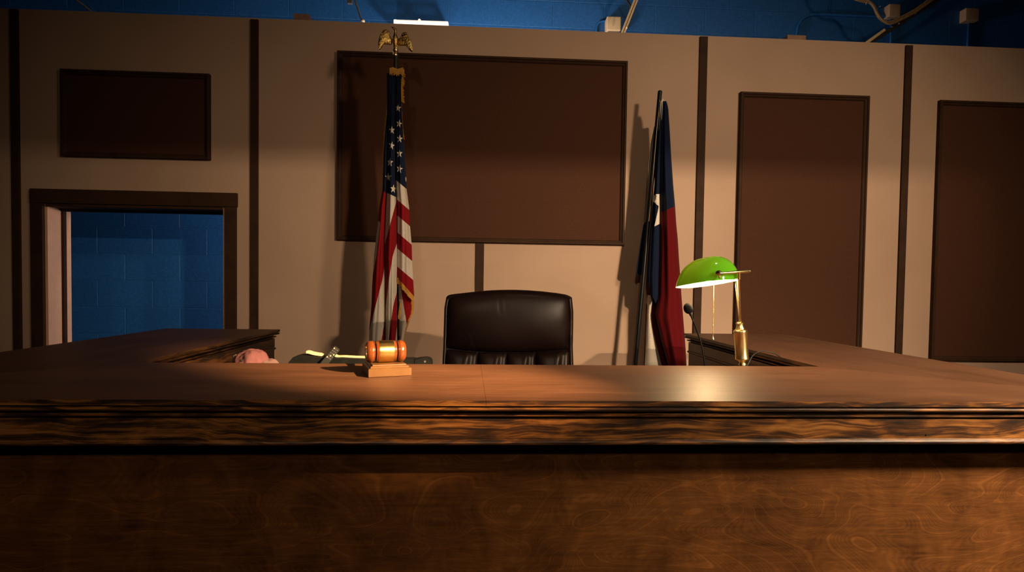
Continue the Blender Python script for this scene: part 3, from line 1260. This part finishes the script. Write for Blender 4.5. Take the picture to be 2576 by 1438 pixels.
# second flag: leaning dark pole, navy / white / red cloth
QY = 3.30
tx0, tx1 = at(1660.5, 228, QY), at(1598.5, 911, QY)
dirp = (tx1 - tx0).normalized()
foot = tx0 + dirp * ((tx0.z - .29) / -dirp.z)
tx = thing('flagpole', 'navy, white and red flag hanging from a plain leaning black pole beside the lamp', 'flag', (foot.x, QY, .28), 'flags on standing poles')
bm = bmesh.new()
tube(bm, [tx0, tx0 + dirp * .004, tx0 + dirp * .5, foot], [.009, .0128, .0130, .0140], 18)
obj('pole', bm, M['blackmetal'], tx, smooth=True, angle=40)
bm = bmesh.new()
lathe(bm, [(0, 0), (.14, 0), (.14, .012), (.10, .03), (.035, .05), (.024, .10), (0, .10)], (foot.x, QY, .28), seg=32)
obj('base', bm, M['blackmetal'], tx, smooth=True, angle=40)
bm = bmesh.new()
tube(bm, [at(1660.5, 252, QY - .020), at(1652, 330, QY - .019), at(1641, 470, QY - .019), at(1632.5, 556, QY - .019)], .0013, 6)
obj('halyard', bm, M['whitepaint'], tx, smooth=True)

RT = [(1676, 254), (1679, 262), (1681.5, 275), (1683, 300), (1685, 330), (1689, 400), (1694, 470), (1698.5, 520), (1701, 560), (1705, 600), (1708, 650), (1711, 690), (1714, 740), (1718, 790), (1722, 840), (1725, 880), (1727, 917), (1731, 1000)]
CRS = [(1667, 254), (1664, 300), (1661, 400), (1660, 480), (1661, 535), (1660, 640), (1657, 745), (1649, 793), (1662, 850), (1680, 917), (1700, 1000)]
POL = [(1664, 254), (1657, 330), (1650, 420), (1641, 520), (1634, 600), (1629, 690), (1631, 740)]


def txY(dep):
    def fn(s, y):
        g = min(1.0, .2 + (y - 240) / 350.0)
        return QY - .022 - dep * g * (math.sin(PI * s) ** .75) - .007 * g * math.sin(5 * PI * s + .6)
    return fn


bm = bmesh.new()
uvl = bm.loops.layers.uv.new('pattern')
sheet(bm, uvl, rows(254, 1000, 110), lambda y: (curve(CRS, y), curve(RT, y)), txY(.075),
      lambda x, y: (0, (y - 535 + .45 * (x - 1661)) / 50), 16)
LB = [(1629, 700), (1629, 739), (1651, 763), (1658, 748)]
V = []
for t in rows(0, 1, 70):
    row = []
    for i in range(11):
        s = i / 10
        yb_ = (700 + s / .25 * 40) if s < .25 else (740 + (s - .25) / .55 * 23 if s < .8 else 763 - (s - .8) / .2 * 14)
        y = 256 + (yb_ - 256) * t
        x = curve(POL, y) + (curve(CRS, y) - curve(POL, y)) * s
        row.append((bm.verts.new(at(x, y, txY(.040)(s, y))), (0, -1)))
    V.append(row)
for a, b in zip(V, V[1:]):
    for i in range(10):
        q = (a[i], a[i + 1], b[i + 1], b[i])
        f = bm.faces.new([p[0] for p in q])
        f.smooth = True
        for lp, p in zip(f.loops, q):
            lp[uvl].uv = p[1]


def tx_surface(x, y):
    xa, xb = curve(POL, y), curve(CRS, y)
    return txY(.040)(min(1, max(0, (x - xa) / (xb - xa))), y) - .003


star(bm, uvl, [(1643, 493), (1650, 488), (1660.5, 488), (1660.8, 525), (1660.8, 562), (1646, 569.5), (1652, 545), (1657, 518), (1648, 511), (1641, 506)], tx_surface, 1, c=(1658.5, 514))
# sleeve: pale lining beside the pole near the top
star(bm, uvl, [(1662, 256), (1668, 248), (1674, 256), (1678.5, 266), (1668, 276), (1664, 300), (1661, 322), (1657, 328), (1659, 300)], lambda x, y: QY - .030, 1, c=(1665, 272))
LL = [(318, [1646, 1655]), (360, [1637, 1652]), (420, [1631, 1648]), (480, [1628, 1642]), (545, [1622, 1636]), (600, [1612, 1630]), (686, [1599.5, 1620]), (692, [1604, 1616])]
sheet(bm, uvl, rows(318, 692, 60), lambda y: lerp_rows(LL, y), lambda s, y: QY + .018 + .035 * math.sin(PI * s),
      lambda x, y: (.5 + max(-.5, min(.5, (560 - (x - 1622) * 1.2 - y) / 20)), -1), 8)
WL_ = [(742, [1629, 1660]), (793, [1627, 1652]), (830, [1625, 1664]), (870, [1624, 1676]), (917, [1622, 1690]), (1000, [1620, 1705])]
sheet(bm, uvl, rows(742, 1000, 30), lambda y: lerp_rows(WL_, y), lambda s, y: QY + .030 - .030 * math.sin(2 * PI * s),
      lambda x, y: (1, 1), 10)
# rear of the bundle
sheet(bm, uvl, rows(300, 1000, 40), lambda y: (max(curve(CRS, y) - 14, 1640), curve(RT, y) - 1), lambda s, y: QY + .02 + .05 * math.sin(PI * s),
      lambda x, y: (0, (y - 530) / 50), 8)
obj('flag_cloth', bm, [M['txflag'], M['starcloth']], tx, smooth=True, recalc=False)

# ------------------------------------------------------------------ banker's lamp
LY = 1.80
lp_ = lambda x, y, dY=0.0: at(x, y, LY + dY)
foot = lp_(1868, 919)
lamp = thing('desk_lamp', 'brass banker\'s desk lamp with a glowing green glass shade and pull chain', 'lamp', (foot.x, LY, DZ))
bm = bmesh.new()
hz = foot.z - DZ
lathe(bm, [(0, 0), (.078, 0), (.082, .004), (.082, .010), (.074, .016), (.060, .020), (.040, .026), (.022, .036), (.014, .050), (.0105, hz - .002), (.0105, hz + .006), (0, hz + .006)], (foot.x, LY, DZ), seg=40)
obj('base', bm, M['brass'], lamp, smooth=True, angle=40)
ctop, cbot = lp_(1861, 809), lp_(1868, 917)
ax = (ctop - cbot)
L_ = ax.length
prof = [(0, 0), (.013, .0), (.0125, .02), (.0090, .055), (.0120, .085), (.0150, .105), (.0205, .125), (.0218, .135), (.0218, .165), (.0210, .18), (.0212, .74), (.0222, .755), (.0222, .79), (.0212, .80),
        (.0200, .815), (.0150, .83), (.0140, .85), (.0112, .90), (.0105, .94), (.0128, .955), (.0130, .975), (.0108, .99), (.0085, 1.0), (0, 1.0)]
bm = bmesh.new()
lathe(bm, [(r, h * L_) for r, h in prof], cbot, ax, 36)
obj('column', bm, M['brass'], lamp, smooth=True, angle=35)
bm = bmesh.new()
tube(bm, [lp_(1862.5, 812, -.004), lp_(1858.5, 697, -.088)], .0030, 12)
tube(bm, [lp_(1862.5, 812, .008), lp_(1852.5, 705, .022)], [.0050, .0062], 12, squash=.6)
obj('rod', bm, M['brass'], lamp, smooth=True, angle=40)
K = lp_(1811, 687, -.112)
E = lp_(1884.5, 682, -.085)
bm = bmesh.new()
tube(bm, [K, K + (E - K) * .5, K + (E - K) * .97, E], [.0034, .0048, .0060, .0046], 14)
ball(bm, E, .0050, 12)
tube(bm, [lp_(1858.5, 702, -.088), lp_(1858.5, 684, -.094)], .0058, 14)
obj('arm', bm, M['brass'], lamp, smooth=True, angle=40)
# shade
sc_ = lp_(1781, 714, 0)
aa = Vector((-.46, .888, 0)).normalized()
ww = Vector((-aa.y, aa.x, 0))
ww = Vector((-.888, -.46, 0)).normalized()
aa = (aa + Vector((0, 0, -.150))).normalized()
ww = (ww + Vector((0, 0, -.022))).normalized()
nn = aa.cross(ww).normalized()
if nn.z < 0:
    nn = -nn
HLn = .100
pro = [(.092, .000), (.085, .018), (.072, .038), (.056, .058), (.036, .075), (.014, .086), (-.008, .089), (-.028, .083), (-.044, .069), (-.055, .050), (-.060, .029), (-.061, .011), (-.061, .000)]
prf = smooth_path([Vector((a, b, 0)) for a, b in pro], 3)
bm = bmesh.new()
V = []
nv = 40
for i in range(nv + 1):
    th = -PI / 2 + PI * i / nv
    tv = math.sin(th)
    s = max(0.0, 1 - abs(tv) ** 2.6) ** (1 / 2.6)
    sh = .62 + .38 * s
    row = []
    for p in prf:
        k = p.y / .081
        row.append(bm.verts.new(sc_ + aa * (HLn * tv * (1.0)) + ww * (-.010 + (p.x + .010) * (s * .97 + .03)) + nn * (p.y * (s * .97 + .03))))
    V.append(row)
for a, b in zip(V, V[1:]):
    for i in range(len(prf) - 1):
        bm.faces.new((a[i], a[i + 1], b[i + 1], b[i]))
bm.normal_update()
# outward normals
cen = sc_ + nn * .02
for f in bm.faces:
    if (f.calc_center_median() - cen).dot(f.normal) < 0:
        f.normal_flip()
sho = obj('shade', bm, M['shade'], lamp, smooth=True, recalc=False)
bm = bmesh.new()
bc = sc_ + nn * .022 - ww * .004
ball(bm, bc, .016, 16, (1, 1, 1))
obj('bulb', bm, M['bulb'], lamp, smooth=True)
bm = bmesh.new()
dk = (lp_(1811, 687, -.062) - (sc_ + nn * .03)).normalized()
lathe(bm, [(0, .006), (.0075, .006), (.0095, .002), (.0095, -.006), (.006, -.012), (0, -.012)], K + Vector((0, .004, 0)), Vector((.45, -.88, .05)), 20)
ball(bm, K + Vector((-.001, 0, -.0125)), .0036, 10)
obj('shade_knob', bm, M['brass'], lamp, smooth=True, angle=40)
bm = bmesh.new()
c0, c1 = lp_(1796.5, 712, -.01), lp_(1793.5, 846, -.01)
nb = 46
for k in range(nb):
    ball(bm, c0 + (c1 - c0) * (k / (nb - 1)), .0016, 8)
pc = obj('pull_chain', bm, M['brass'], lamp, smooth=True)
bm = bmesh.new()
lathe(bm, [(0, .001), (.0018, 0), (.0024, -.003), (.0042, -.007), (.0052, -.0095), (.0048, -.011), (0, -.011)], c1, (0, 0, 1), 16)
obj('chain_bell', bm, M['brass'], pc, smooth=True, angle=40)
# flex of the lamp, arching over the desk behind it
bm = bmesh.new()
cp = [lp_(1874, 935, .05), lp_(1884, 912, .06), lp_(1895, 893, .065), lp_(1914, 883, .07), lp_(1937, 886, .07), lp_(1957, 893, .07), lp_(1968, 905, .07), lp_(1976, 922, .07)]
cp.append(Vector((cp[-1].x + .006, cp[-1].y, DZ + .003)))
cp.append(Vector((cp[-1].x + .05, cp[-1].y + .03, DZ + .003)))
cp.insert(0, Vector((foot.x + .06, LY + .04, DZ + .006)))
tube(bm, smooth_path(cp, 8), .0021, 10)
obj('power_cord', bm, M['blackplastic'], lamp, smooth=True)

# ------------------------------------------------------------------ gooseneck microphone
MYY = 1.78
mp = lambda x, y: at(x, y, MYY)
mb = mp(1776, 950)
mic = thing('microphone', 'black gooseneck microphone with a foam head under the green lamp', 'microphone', (mb.x, MYY, DZ))
bm = bmesh.new()
rot = Matrix.Rotation(-.28, 3, 'Y')
ball(bm, mp(1731.5, 775.5), .0165, 24, (.92, .95, 1.10), rot)
obj('windscreen', bm, M['foam'], mic, smooth=True)
bm = bmesh.new()
pth = smooth_path([mp(1734, 783), mp(1741, 800), mp(1752, 828), mp(1763, 861), mp(1769, 890), mp(1773, 918), mp(1775, 940), Vector((mb.x, MYY, DZ + .014))], 8)
tube(bm, pth, [.0045 if i < 6 else .0029 for i in range(len(pth))], 12)
obj('gooseneck', bm, M['blackmetal'], mic, smooth=True)
bm = bmesh.new()
lathe(bm, [(0, 0), (.045, 0), (.046, .004), (.040, .012), (.012, .016), (.006, .024), (0, .024)], (mb.x, MYY, DZ), seg=28)
obj('base', bm, M['blackplastic'], mic, smooth=True, angle=40)

# ------------------------------------------------------------------ things on the inner desk, left
KY = 1.80
kp = lambda x, y, d=0.0: at(x, y, KY + d)
case = thing('equipment_case', 'low black plastic equipment case on the inner desk behind the gavel', 'case', (kp(900, 905).x, KY + .08, DZ))
outl = [(722, 916), (728, 908), (737, 897.6), (746, 895.4), (757, 894.8), (770, 896.2), (805, 898), (845, 900), (900, 902), (960, 903.4), (1000, 904), (1042, 904.5)]
top = [kp(*q) for q in outl]
bmz = DZ
base = [Vector((top[-1].x, KY, bmz)), Vector((top[0].x - .004, KY, bmz))]
bm = bmesh.new()
prism(bm, top + base, (0, .065, 0), bev=.002)
obj('body', bm, M['blackplastic'], case)
bm = bmesh.new()
ho = [(1041, 904.5), (1055, 902), (1070, 900.3), (1078, 901.5), (1084, 905), (1085.5, 912)]
hp = [kp(*q) for q in ho]
prism(bm, hp + [Vector((hp[-1].x, KY, bmz)), Vector((hp[0].x, KY, bmz))], (0, .05, 0), bev=.003)
hdl = obj('handle', bm, M['blackplastic'], case)
bm = bmesh.new()
lathe(bm, [(0, -.001), (.004, -.001), (.0034, .001), (0, .001)], kp(1069, 909), (0, -1, 0), 14)
obj('rivet', bm, M['greysteel'], hdl)


def paper(pts, depth, label, th=.004, lift=0.0):
    """thin curled sheet: photo polyline of its near edge, running back by depth"""
    bm = bmesh.new()
    fr = [q + Vector((0, 0, .0015)) for q in smooth_path([kp(x, y, .012) for x, y in pts], 5)]
    for a, b in ((0, 1),):
        lo = [bm.verts.new(p) for p in fr]
        hi = [bm.verts.new(p + Vector((0, 0, th))) for p in fr]
        lo2 = [bm.verts.new(p + Vector((0, depth, lift))) for p in fr]
        hi2 = [bm.verts.new(p + Vector((0, depth, lift + th))) for p in fr]
        for i in range(len(fr) - 1):
            bm.faces.new((lo[i], lo[i + 1], hi[i + 1], hi[i]))
            bm.faces.new((hi[i], hi[i + 1], hi2[i + 1], hi2[i]))
            bm.faces.new((lo[i], lo2[i], lo2[i + 1], lo[i + 1]))
            bm.faces.new((lo2[i], hi2[i], hi2[i + 1], lo2[i + 1]))
        for i in (0, -1):
            bm.faces.new((lo[i], hi[i], hi2[i], lo2[i]))
    o = obj('paper_sheet', bm, M['paper'], None)
    return tag(o, label, 'paper', 'cream papers on the black case')


paper([(770, 889.5), (776, 890), (786, 893), (800, 895.5), (815, 897)], .022, 'crumpled cream paper on the black case left of the remote control', .0075)
paper([(839, 895.5), (846, 899), (862, 899), (880, 900), (905, 901), (940, 901.8)], .030, 'flat cream paper on the black case between remote control and gavel', .0028)

rc = kp(829, 893, -.012)
rem = thing('remote_control', 'small black remote control propped up against the black case', 'remote control', (kp(815, 914).x, KY - .02, DZ))
d1 = (kp(849, 873.5, -.004) - kp(818, 911, -.022))
p0 = kp(818, 911, -.022)
ax1 = d1.normalized()
sd = Vector((ax1.z, 0, -ax1.x))
sd = (Vector((1, .25, 0)) - ax1 * ax1.dot(Vector((1, .25, 0)))).normalized()
nrm = ax1.cross(sd).normalized()
if nrm.y > 0:
    nrm = -nrm
hw = .0105
p0b = p0 + ax1 * ((DZ + .004 - p0.z) / ax1.z)
bm = bmesh.new()
ln = (p0 + d1 - p0b).length
cor = [p0b - sd * hw, p0b + sd * hw, p0b + ax1 * ln + sd * hw, p0b + ax1 * ln - sd * hw]
prism(bm, cor, -nrm * .008, bev=.0022)
obj('body', bm, M['blackplastic'], rem)
for r_ in range(5):
    for c_ in range(3):
        bm = bmesh.new()
        cc = p0b + ax1 * (ln - .008 - r_ * .0085) + sd * (c_ - 1) * .0058
        q = [cc + sd * a * .0017 + ax1 * b * .0022 for a, b in ((-1, -1), (1, -1), (1, 1), (-1, 1))]
        prism(bm, q, nrm * .0012)
        obj('button', bm, M['rubber'] if (r_ + c_) % 4 else M['boxbeige'], rem)

# pink cloth
bm = bmesh.new()
pk = kp(632, 905, .05)


def lump(bm, c, sx_, sy_, sz_, seed, mi):
    n0 = len(bm.verts)
    r = bmesh.ops.create_icosphere(bm, subdivisions=5, radius=1.0)
    for vt in r['verts']:
        q = vt.co.copy()
        k = 1 + .16 * noise.noise(q * 1.7 + Vector((seed, 0, 0))) - .12 * abs(noise.noise(q * 3.4 + Vector((0, seed, 0))))
        vt.co = Vector((q.x * sx_ * k, q.y * sy_ * k, q.z * sz_ * k)) + c
        if vt.co.z < DZ + .001:
            vt.co.z = DZ + .001
    for vt in r['verts']:
        for f in vt.link_faces:
            f.material_index = mi


lump(bm, Vector((pk.x, pk.y, DZ + .005)), .064, .060, .102, 2.3, 0)
lump(bm, Vector((pk.x + .038, pk.y + .01, DZ + .003)), .062, .050, .070, 6.1, 1)
lump(bm, Vector((pk.x - .046, pk.y + .005, DZ + .003)), .022, .03, .086, 9.4, 1)
lump(bm, Vector((pk.x - .008, pk.y - .058, DZ + .071)), .0045, .004, .0045, 1.0, 2)
o = obj('cloth_bundle', bm, [M['pink'], M['pinkpale'], M['hole']], None, smooth=True)
tag(o, 'crumpled pink fabric bundle behind the bench at its left wing', 'cloth')

# ------------------------------------------------------------------ along the top of the blue wall
SLY = 4.30
sp_ = lambda x, y, d=0.0: at(x, y, SLY + d)
sl = thing('strip_light', 'short glowing white strip light fixed low on the blue block wall', 'light fixture', sp_(1060, 62))
bm = bmesh.new()
tube(bm, [sp_(993, 55.5), sp_(1126, 60)], .017, 16)
obj('tube', bm, M['tube'], sl, smooth=True, angle=40)
for x, y in ((995, 59), (1124, 64.5)):
    bm = bmesh.new()
    a, b = sp_(x - 4, y - 8), sp_(x + 4, y + 6)
    box(bm, a.x, b.x, SLY - .02, BY, b.z, a.z, .006)
    obj('end_cap', bm, M['tube'], sl, smooth=True, angle=50)
bm = bmesh.new()
a, b = sp_(1048, 55), sp_(1074, 65)
box(bm, a.x, b.x, SLY - .022, SLY + .02, b.z, a.z, .008)
ball(bm, sp_(1055, 51), .011, 12)
obj('centre_clip', bm, M['tube'], sl, smooth=True, angle=50)
bm = bmesh.new()
a, b = sp_(994, 60), sp_(1125, 69)
box(bm, a.x, b.x, SLY + .025, BY + .006, b.z, a.z + .01, .004)
obj('housing', bm, M['whitepaint'], sl)


def tagtube(name, pts, r, mat, label, cat, seg=10, group=None, sm=None, extra=None):
    bm = bmesh.new()
    tube(bm, smooth_path(pts, sm) if sm else pts, r, seg)
    if extra:
        extra(bm)
    o = obj(name, bm, mat, None, smooth=True, angle=45)
    return tag(o, label, cat, group)


def up_from(a, b, z=5.2):
    """continue the line a->b (b above) up to the ceiling"""
    d = b - a
    return b + d * ((z - b.z) / d.z)


# hanger rod with clamp, left of the strip light
hy = 3.95
a, b = at(912, 57, hy), at(893, 0, hy)
t = thing('hanger_rod', 'dark galvanised hanger rod slanting down above the eagle', 'hanger rod', up_from(a, b))
bm = bmesh.new()
tube(bm, [a + (a - b) * .3, up_from(a, b)], .0065, 10)
obj('rod', bm, M['greysteel'], t, smooth=True, angle=45)
bm = bmesh.new()
c = at(881, 4, hy)
box(bm, c.x - .018, c.x + .016, hy - .012, hy + .012, c.z - .018, c.z + .05, .003)
obj('clamp', bm, M['greysteel'], t)
bm = bmesh.new()
c = at(913, 53, hy)
ball(bm, c, .014, 14, (1, 1, .8))
obj('painted_lit_tip', bm, M['whitepaint'], t, smooth=True)  # white ball paints in the light caught by the rod's tip

tagtube('hanger_rod', [at(244, 40, 4.2), at(215, 17, 4.2), up_from(at(215, 17, 4.2), at(190, -2, 4.2))], .006, M['cable'], 'thin tan rod slanting into the dark at the top left corner', 'hanger rod')

# timber blocks standing on top of the beige wall
for (x0, y0, x1, y1, lab) in ((738, 33, 777, 53, 'small brown timber block on top of the beige wall left of the eagle'),
                              (1981, 87, 2028, 103.5, 'small brown timber block on top of the beige wall at the right')):
    a, b = at(x0, y0, 3.56), at(x1, y1, 3.56)
    bm = bmesh.new()
    box(bm, a.x, b.x, 3.56, 3.66, WT + .0005, a.z, .003)
    o = obj('timber_block', bm, M['timber'], None)
    tag(o, lab, 'block', 'timber blocks on the wall top')

# junction boxes with conduit on the blue wall
def jbox(x0, y0, x1, y1, mat, label, Y0, bev=.006):
    a, b = at(x0, y0, Y0), at(x1, y1, Y0)
    t = thing('junction_box', label, 'junction box', ((a.x + b.x) / 2, BY, b.z), 'junction boxes on the blue wall')
    bm = bmesh.new()
    box(bm, a.x, b.x, Y0, BY + .008, b.z, a.z, bev, seg=3)
    obj('box', bm, mat, t, smooth=True, angle=40)
    return t


t = jbox(1527.5, 40, 1562, 77, M['whitepaint'], 'cream junction box lit up beside the slanting cream strut', 4.33, .008)
bm = bmesh.new()
tube(bm, smooth_path([at(1532, 52, 4.3985), at(1520, 52.5, 4.3985), at(1508, 56, 4.3985), at(1502, 64, 4.3985), at(1500, 80, 4.3985), at(1500, 130, 4.3985)], 6), .0075, 10)
obj('conduit', bm, M['bluepipe'], t, smooth=True)
bm = bmesh.new()
a, b = at(1530, 77, 4.34), at(1559, 84, 4.34)
box(bm, a.x, b.x, 4.345, BY, b.z, a.z + .001, .002)
obj('skirt', bm, M['greysteel'], t)
t = jbox(2238, 9, 2265, 42, M['boxbeige'], 'beige junction box behind the looped tan cable', 4.35)
bm = bmesh.new()
tube(bm, [at(2241, 40, 4.3985), at(2240, 160, 4.3985)], .0085, 10)
obj('conduit', bm, M['bluepipe'], t, smooth=True)
t = jbox(2430.5, 19, 2463, 52, M['boxbeige'], 'beige junction box alone at the far top right', 4.35)
bm = bmesh.new()
tube(bm, [at(2437, 50, 4.3985), at(2431, 165, 4.3985)], .0085, 10)
obj('conduit', bm, M['bluepipe'], t, smooth=True)
tagtube('conduit_pipe', [at(2003, 130, 4.398), at(2003, 95, 4.398), at(2008, 65, 4.398), at(2022, 46, 4.398), at(2045, 36, 4.398), at(2080, 36, 4.398), at(2150, 39, 4.398), at(2228, 41.5, 4.398)], .011, M['bluepipe'],
        'blue painted conduit bending along the blue wall at the right', 'pipe', 12, sm=6)

# cream double strut
a, b = at(1567, 84, 3.98), at(1600, 0, 3.98)
t = thing('ceiling_strut', 'cream slotted strut slanting up beside the lit junction box', 'strut', up_from(a, b))
bm = bmesh.new()
e = up_from(a, b)
for off in (-.0085, .0085):
    q = Vector((off, 0, 0))
    dr = (e - a).normalized()
    sdv = Vector((dr.z, 0, -dr.x)) * off
    st_ = a + (a - b) * .15
    hw_ = Vector((dr.z, 0, -dr.x)) * .0062
    prism(bm, [st_ + sdv - hw_, st_ + sdv + hw_, e + sdv + hw_, e + sdv - hw_], (0, .02, 0))
obj('rails', bm, M['strut'], t)
bm = bmesh.new()
dr = (e - a).normalized()
pp = Vector((dr.z, 0, -dr.x)) * .006
st_ = a + (a - b) * .15 + Vector((0, .012, 0))
prism(bm, [st_ - pp, st_ + pp, e + Vector((0, .012, 0)) + pp, e + Vector((0, .012, 0)) - pp], (0, .01, 0))
obj('web', bm, M['darkstrut'], t)
bm = bmesh.new()
ball(bm, at(1577, 69, 3.98), .008, 10, (.8, 1, 1.3))
obj('bolt', bm, M['whitepaint'], t, smooth=True)
tagtube('strap', [at(1583, 42, 4.12), at(1586, 16, 4.12), at(1574, -4, 4.12), up_from(at(1586, 16, 4.12), at(1574, -4, 4.12))], .009, M['darkstrut'], 'black strap hanging behind the cream strut', 'strap', 8)

# dark strut carrying the looped cable, top right
RY = 4.02
a, b = at(2180, 113, RY), at(2358, 0, RY)
e = up_from(a, b)
st_ = a + (a - b) * .2
t = thing('ceiling_strut', 'dark slanting strut carrying the looped tan cable at the top right', 'strut', e)
dr = (e - st_).normalized()
pp = Vector((dr.z, 0, -dr.x)) * .015
bm = bmesh.new()
prism(bm, [st_ - pp, st_ + pp, e + pp, e - pp], (0, .025, 0))
obj('rail', bm, M['darkstrut'], t)
bm = bmesh.new()
m1 = at(2228, 76, RY - .012)
m0 = st_ + Vector((0, -.012, 0))
prism(bm, [m0 - pp * 1.25, m0 + pp * .35, m1 + pp * .1, m1 - pp * 1.1], (0, .006, 0))  # pale piece: light on the strut's lower end, put into the colour
obj('lit_flange', bm, M['strut'], t, label='lower end of the dark strut, its light painted in cream')
for q in ((2244, 68), (2262, 59), (2303, 33)):
    bm = bmesh.new()
    ball(bm, at(q[0], q[1], RY - .004), .008, 10)
    obj('bolt', bm, M['greysteel'], t, smooth=True)
t = thing('cable_loop', 'tan cable bundle sagging in a loop from the top right ceiling', 'cable', at(2228, 58, RY - .04))
pts = [(2118, -34), (2136, -12), (2155, -1), (2172, 2), (2184, 3), (2198, 16), (2208, 36), (2218, 50), (2231, 57), (2248, 54.5), (2270, 45), (2300, 29), (2330, 8), (2360, -14), (2420, -60)]
for k, (off, rr) in enumerate(((0, .0105), (3.2, .0065), (-3.4, .006))):
    bm = bmesh.new()
    P_ = [at(x + off * .6 + 1.0 * math.sin(i * 1.7 + k), y + off * .8 + 1.0 * math.cos(i * 1.3 + k), RY - .045 - .006 * k) for i, (x, y) in enumerate(pts)]
    P_ = [Vector((P_[0].x - .05, RY, 5.2)), Vector((P_[0].x - .03, P_[0].y, P_[0].z + .35)), P_[0] + Vector((-.012, 0, .10))] + P_ + [P_[-1] + (P_[-1] - P_[-2]) * .8, P_[-1] + Vector((.35, 0, .55)), Vector((P_[-1].x + .5, RY, 5.2))]
    tube(bm, smooth_path(P_, 7), rr, 10)
    obj('cable', bm, M['cable'], t, smooth=True)
for (x, y, dx, dy) in ((2181, 4, -3, 7), (2229, 52, 2, -6), (2211, 18, 4, -3)):
    bm = bmesh.new()
    tube(bm, [at(x, y, RY - .056), at(x + dx, y + dy, RY - .060)], .0022, 6)
    obj('cable_tie', bm, M['whitepaint'], t)

# ------------------------------------------------------------------ lights
def light(name, kind, loc, energy, col, size=.1, target=None, **k):
    l = bpy.data.lights.new(name, kind)
    l.energy = energy
    l.color = col
    if kind in ('POINT', 'SPOT'):
        l.shadow_soft_size = size
    for a, v_ in k.items():
        setattr(l, a, v_)
    o = bpy.data.objects.new(name, l)
    COL.objects.link(o)
    o.location = loc
    if target is not None:
        o.rotation_euler = (Vector(target) - Vector(loc)).to_track_quat('-Z', 'Y').to_euler()
    return o


WARM = (1.0, .76, .50)
KEY = Vector((3.2, -2.6, 2.75))
k_ = light('key_bar', 'AREA', KEY, 22.5, WARM, target=(.68, 3.5, 1.95), shape='RECTANGLE', size=.8, size_y=.03)
k_.data.spread = math.radians(50)
light('second_spot', 'SPOT', (2.5, -.2, 3.0), 295, WARM, .15, (1.6, 2.6, 1.4), spot_size=math.radians(100), spot_blend=1.0)
light('bench_spot', 'SPOT', (2.4, -.1, 2.6), 540, WARM, .1, (1.9, 1.2, .9), spot_size=math.radians(80), spot_blend=1.0)
f_ = light('fill_panel', 'AREA', (-.6, -3.0, 3.6), 6.1, WARM, target=(.6, 3.2, 1.6), shape='SQUARE', size=1.4)
f_.data.spread = math.radians(70)
o_ = light('overhead_fill', 'AREA', (.8, 1.8, 4.8), 2.2, WARM, target=(.8, 3.0, 0), shape='SQUARE', size=1.4)  # added soft fill from above, not a fixture of the room
o_.data.spread = math.radians(110)
light('gavel_spot', 'SPOT', (1.87, -.08, 2.60), 2350, (1.0, .62, .30), .02, (-.22, 1.54, 1.3), spot_size=math.radians(15.5), spot_blend=1.0)
light('behind_wall_lamp', 'POINT', (.10, 3.86, 2.72), 40, (1.0, .90, .80), .10)
light('passage_fill', 'POINT', (-.75, 3.95, 1.9), 26, (1.0, .92, .84), .10)  # added unseen fill, brightens the block wall behind the doorway

# cutter board on a stand in front of the key bar (keeps its beam off the upper wall)
FY = -1.6
zb = KEY.z - (KEY.z - 2.29) * 1.0 / 6.1
fl = thing('cutter_flag', 'black cutter board on a stand in front of the studio light bar', 'light flag', (3.77, FY, 0))
bm = bmesh.new()
box(bm, 1.75, 3.76, FY - .003, FY + .003, zb, zb + .5)
obj('board', bm, M['blackplastic'], fl)
bm = bmesh.new()
zl = KEY.z - (KEY.z - 1.295) * 1.0 / (1.135 + 2.6)
box(bm, 1.75, 3.76, FY - .003, FY + .003, zl - .7, zl)
obj('board', bm, M['blackplastic'], fl)
bm = bmesh.new()
tube(bm, [(3.77, FY, .03), (3.77, FY, zb + .5)], .012, 10)
obj('pole', bm, M['blackmetal'], fl)
for k in range(3):
    bm = bmesh.new()
    a_ = k * 2 * PI / 3
    tube(bm, [(3.77, FY, .5), (3.77 + .4 * math.cos(a_), FY + .4 * math.sin(a_), .012)], .01, 8)
    obj('leg', bm, M['blackmetal'], fl)

w = bpy.data.worlds.new('world')
S.world = w
w.use_nodes = True
w.node_tree.nodes['Background'].inputs[0].default_value = (.5, .42, .34, 1)
w.node_tree.nodes['Background'].inputs[1].default_value = .004
S.view_settings.view_transform = 'Standard'
S.view_settings.look = 'None'
S.view_settings.exposure = 0.0
S.view_settings.gamma = 1.0
S.view_settings.use_curve_mapping = False
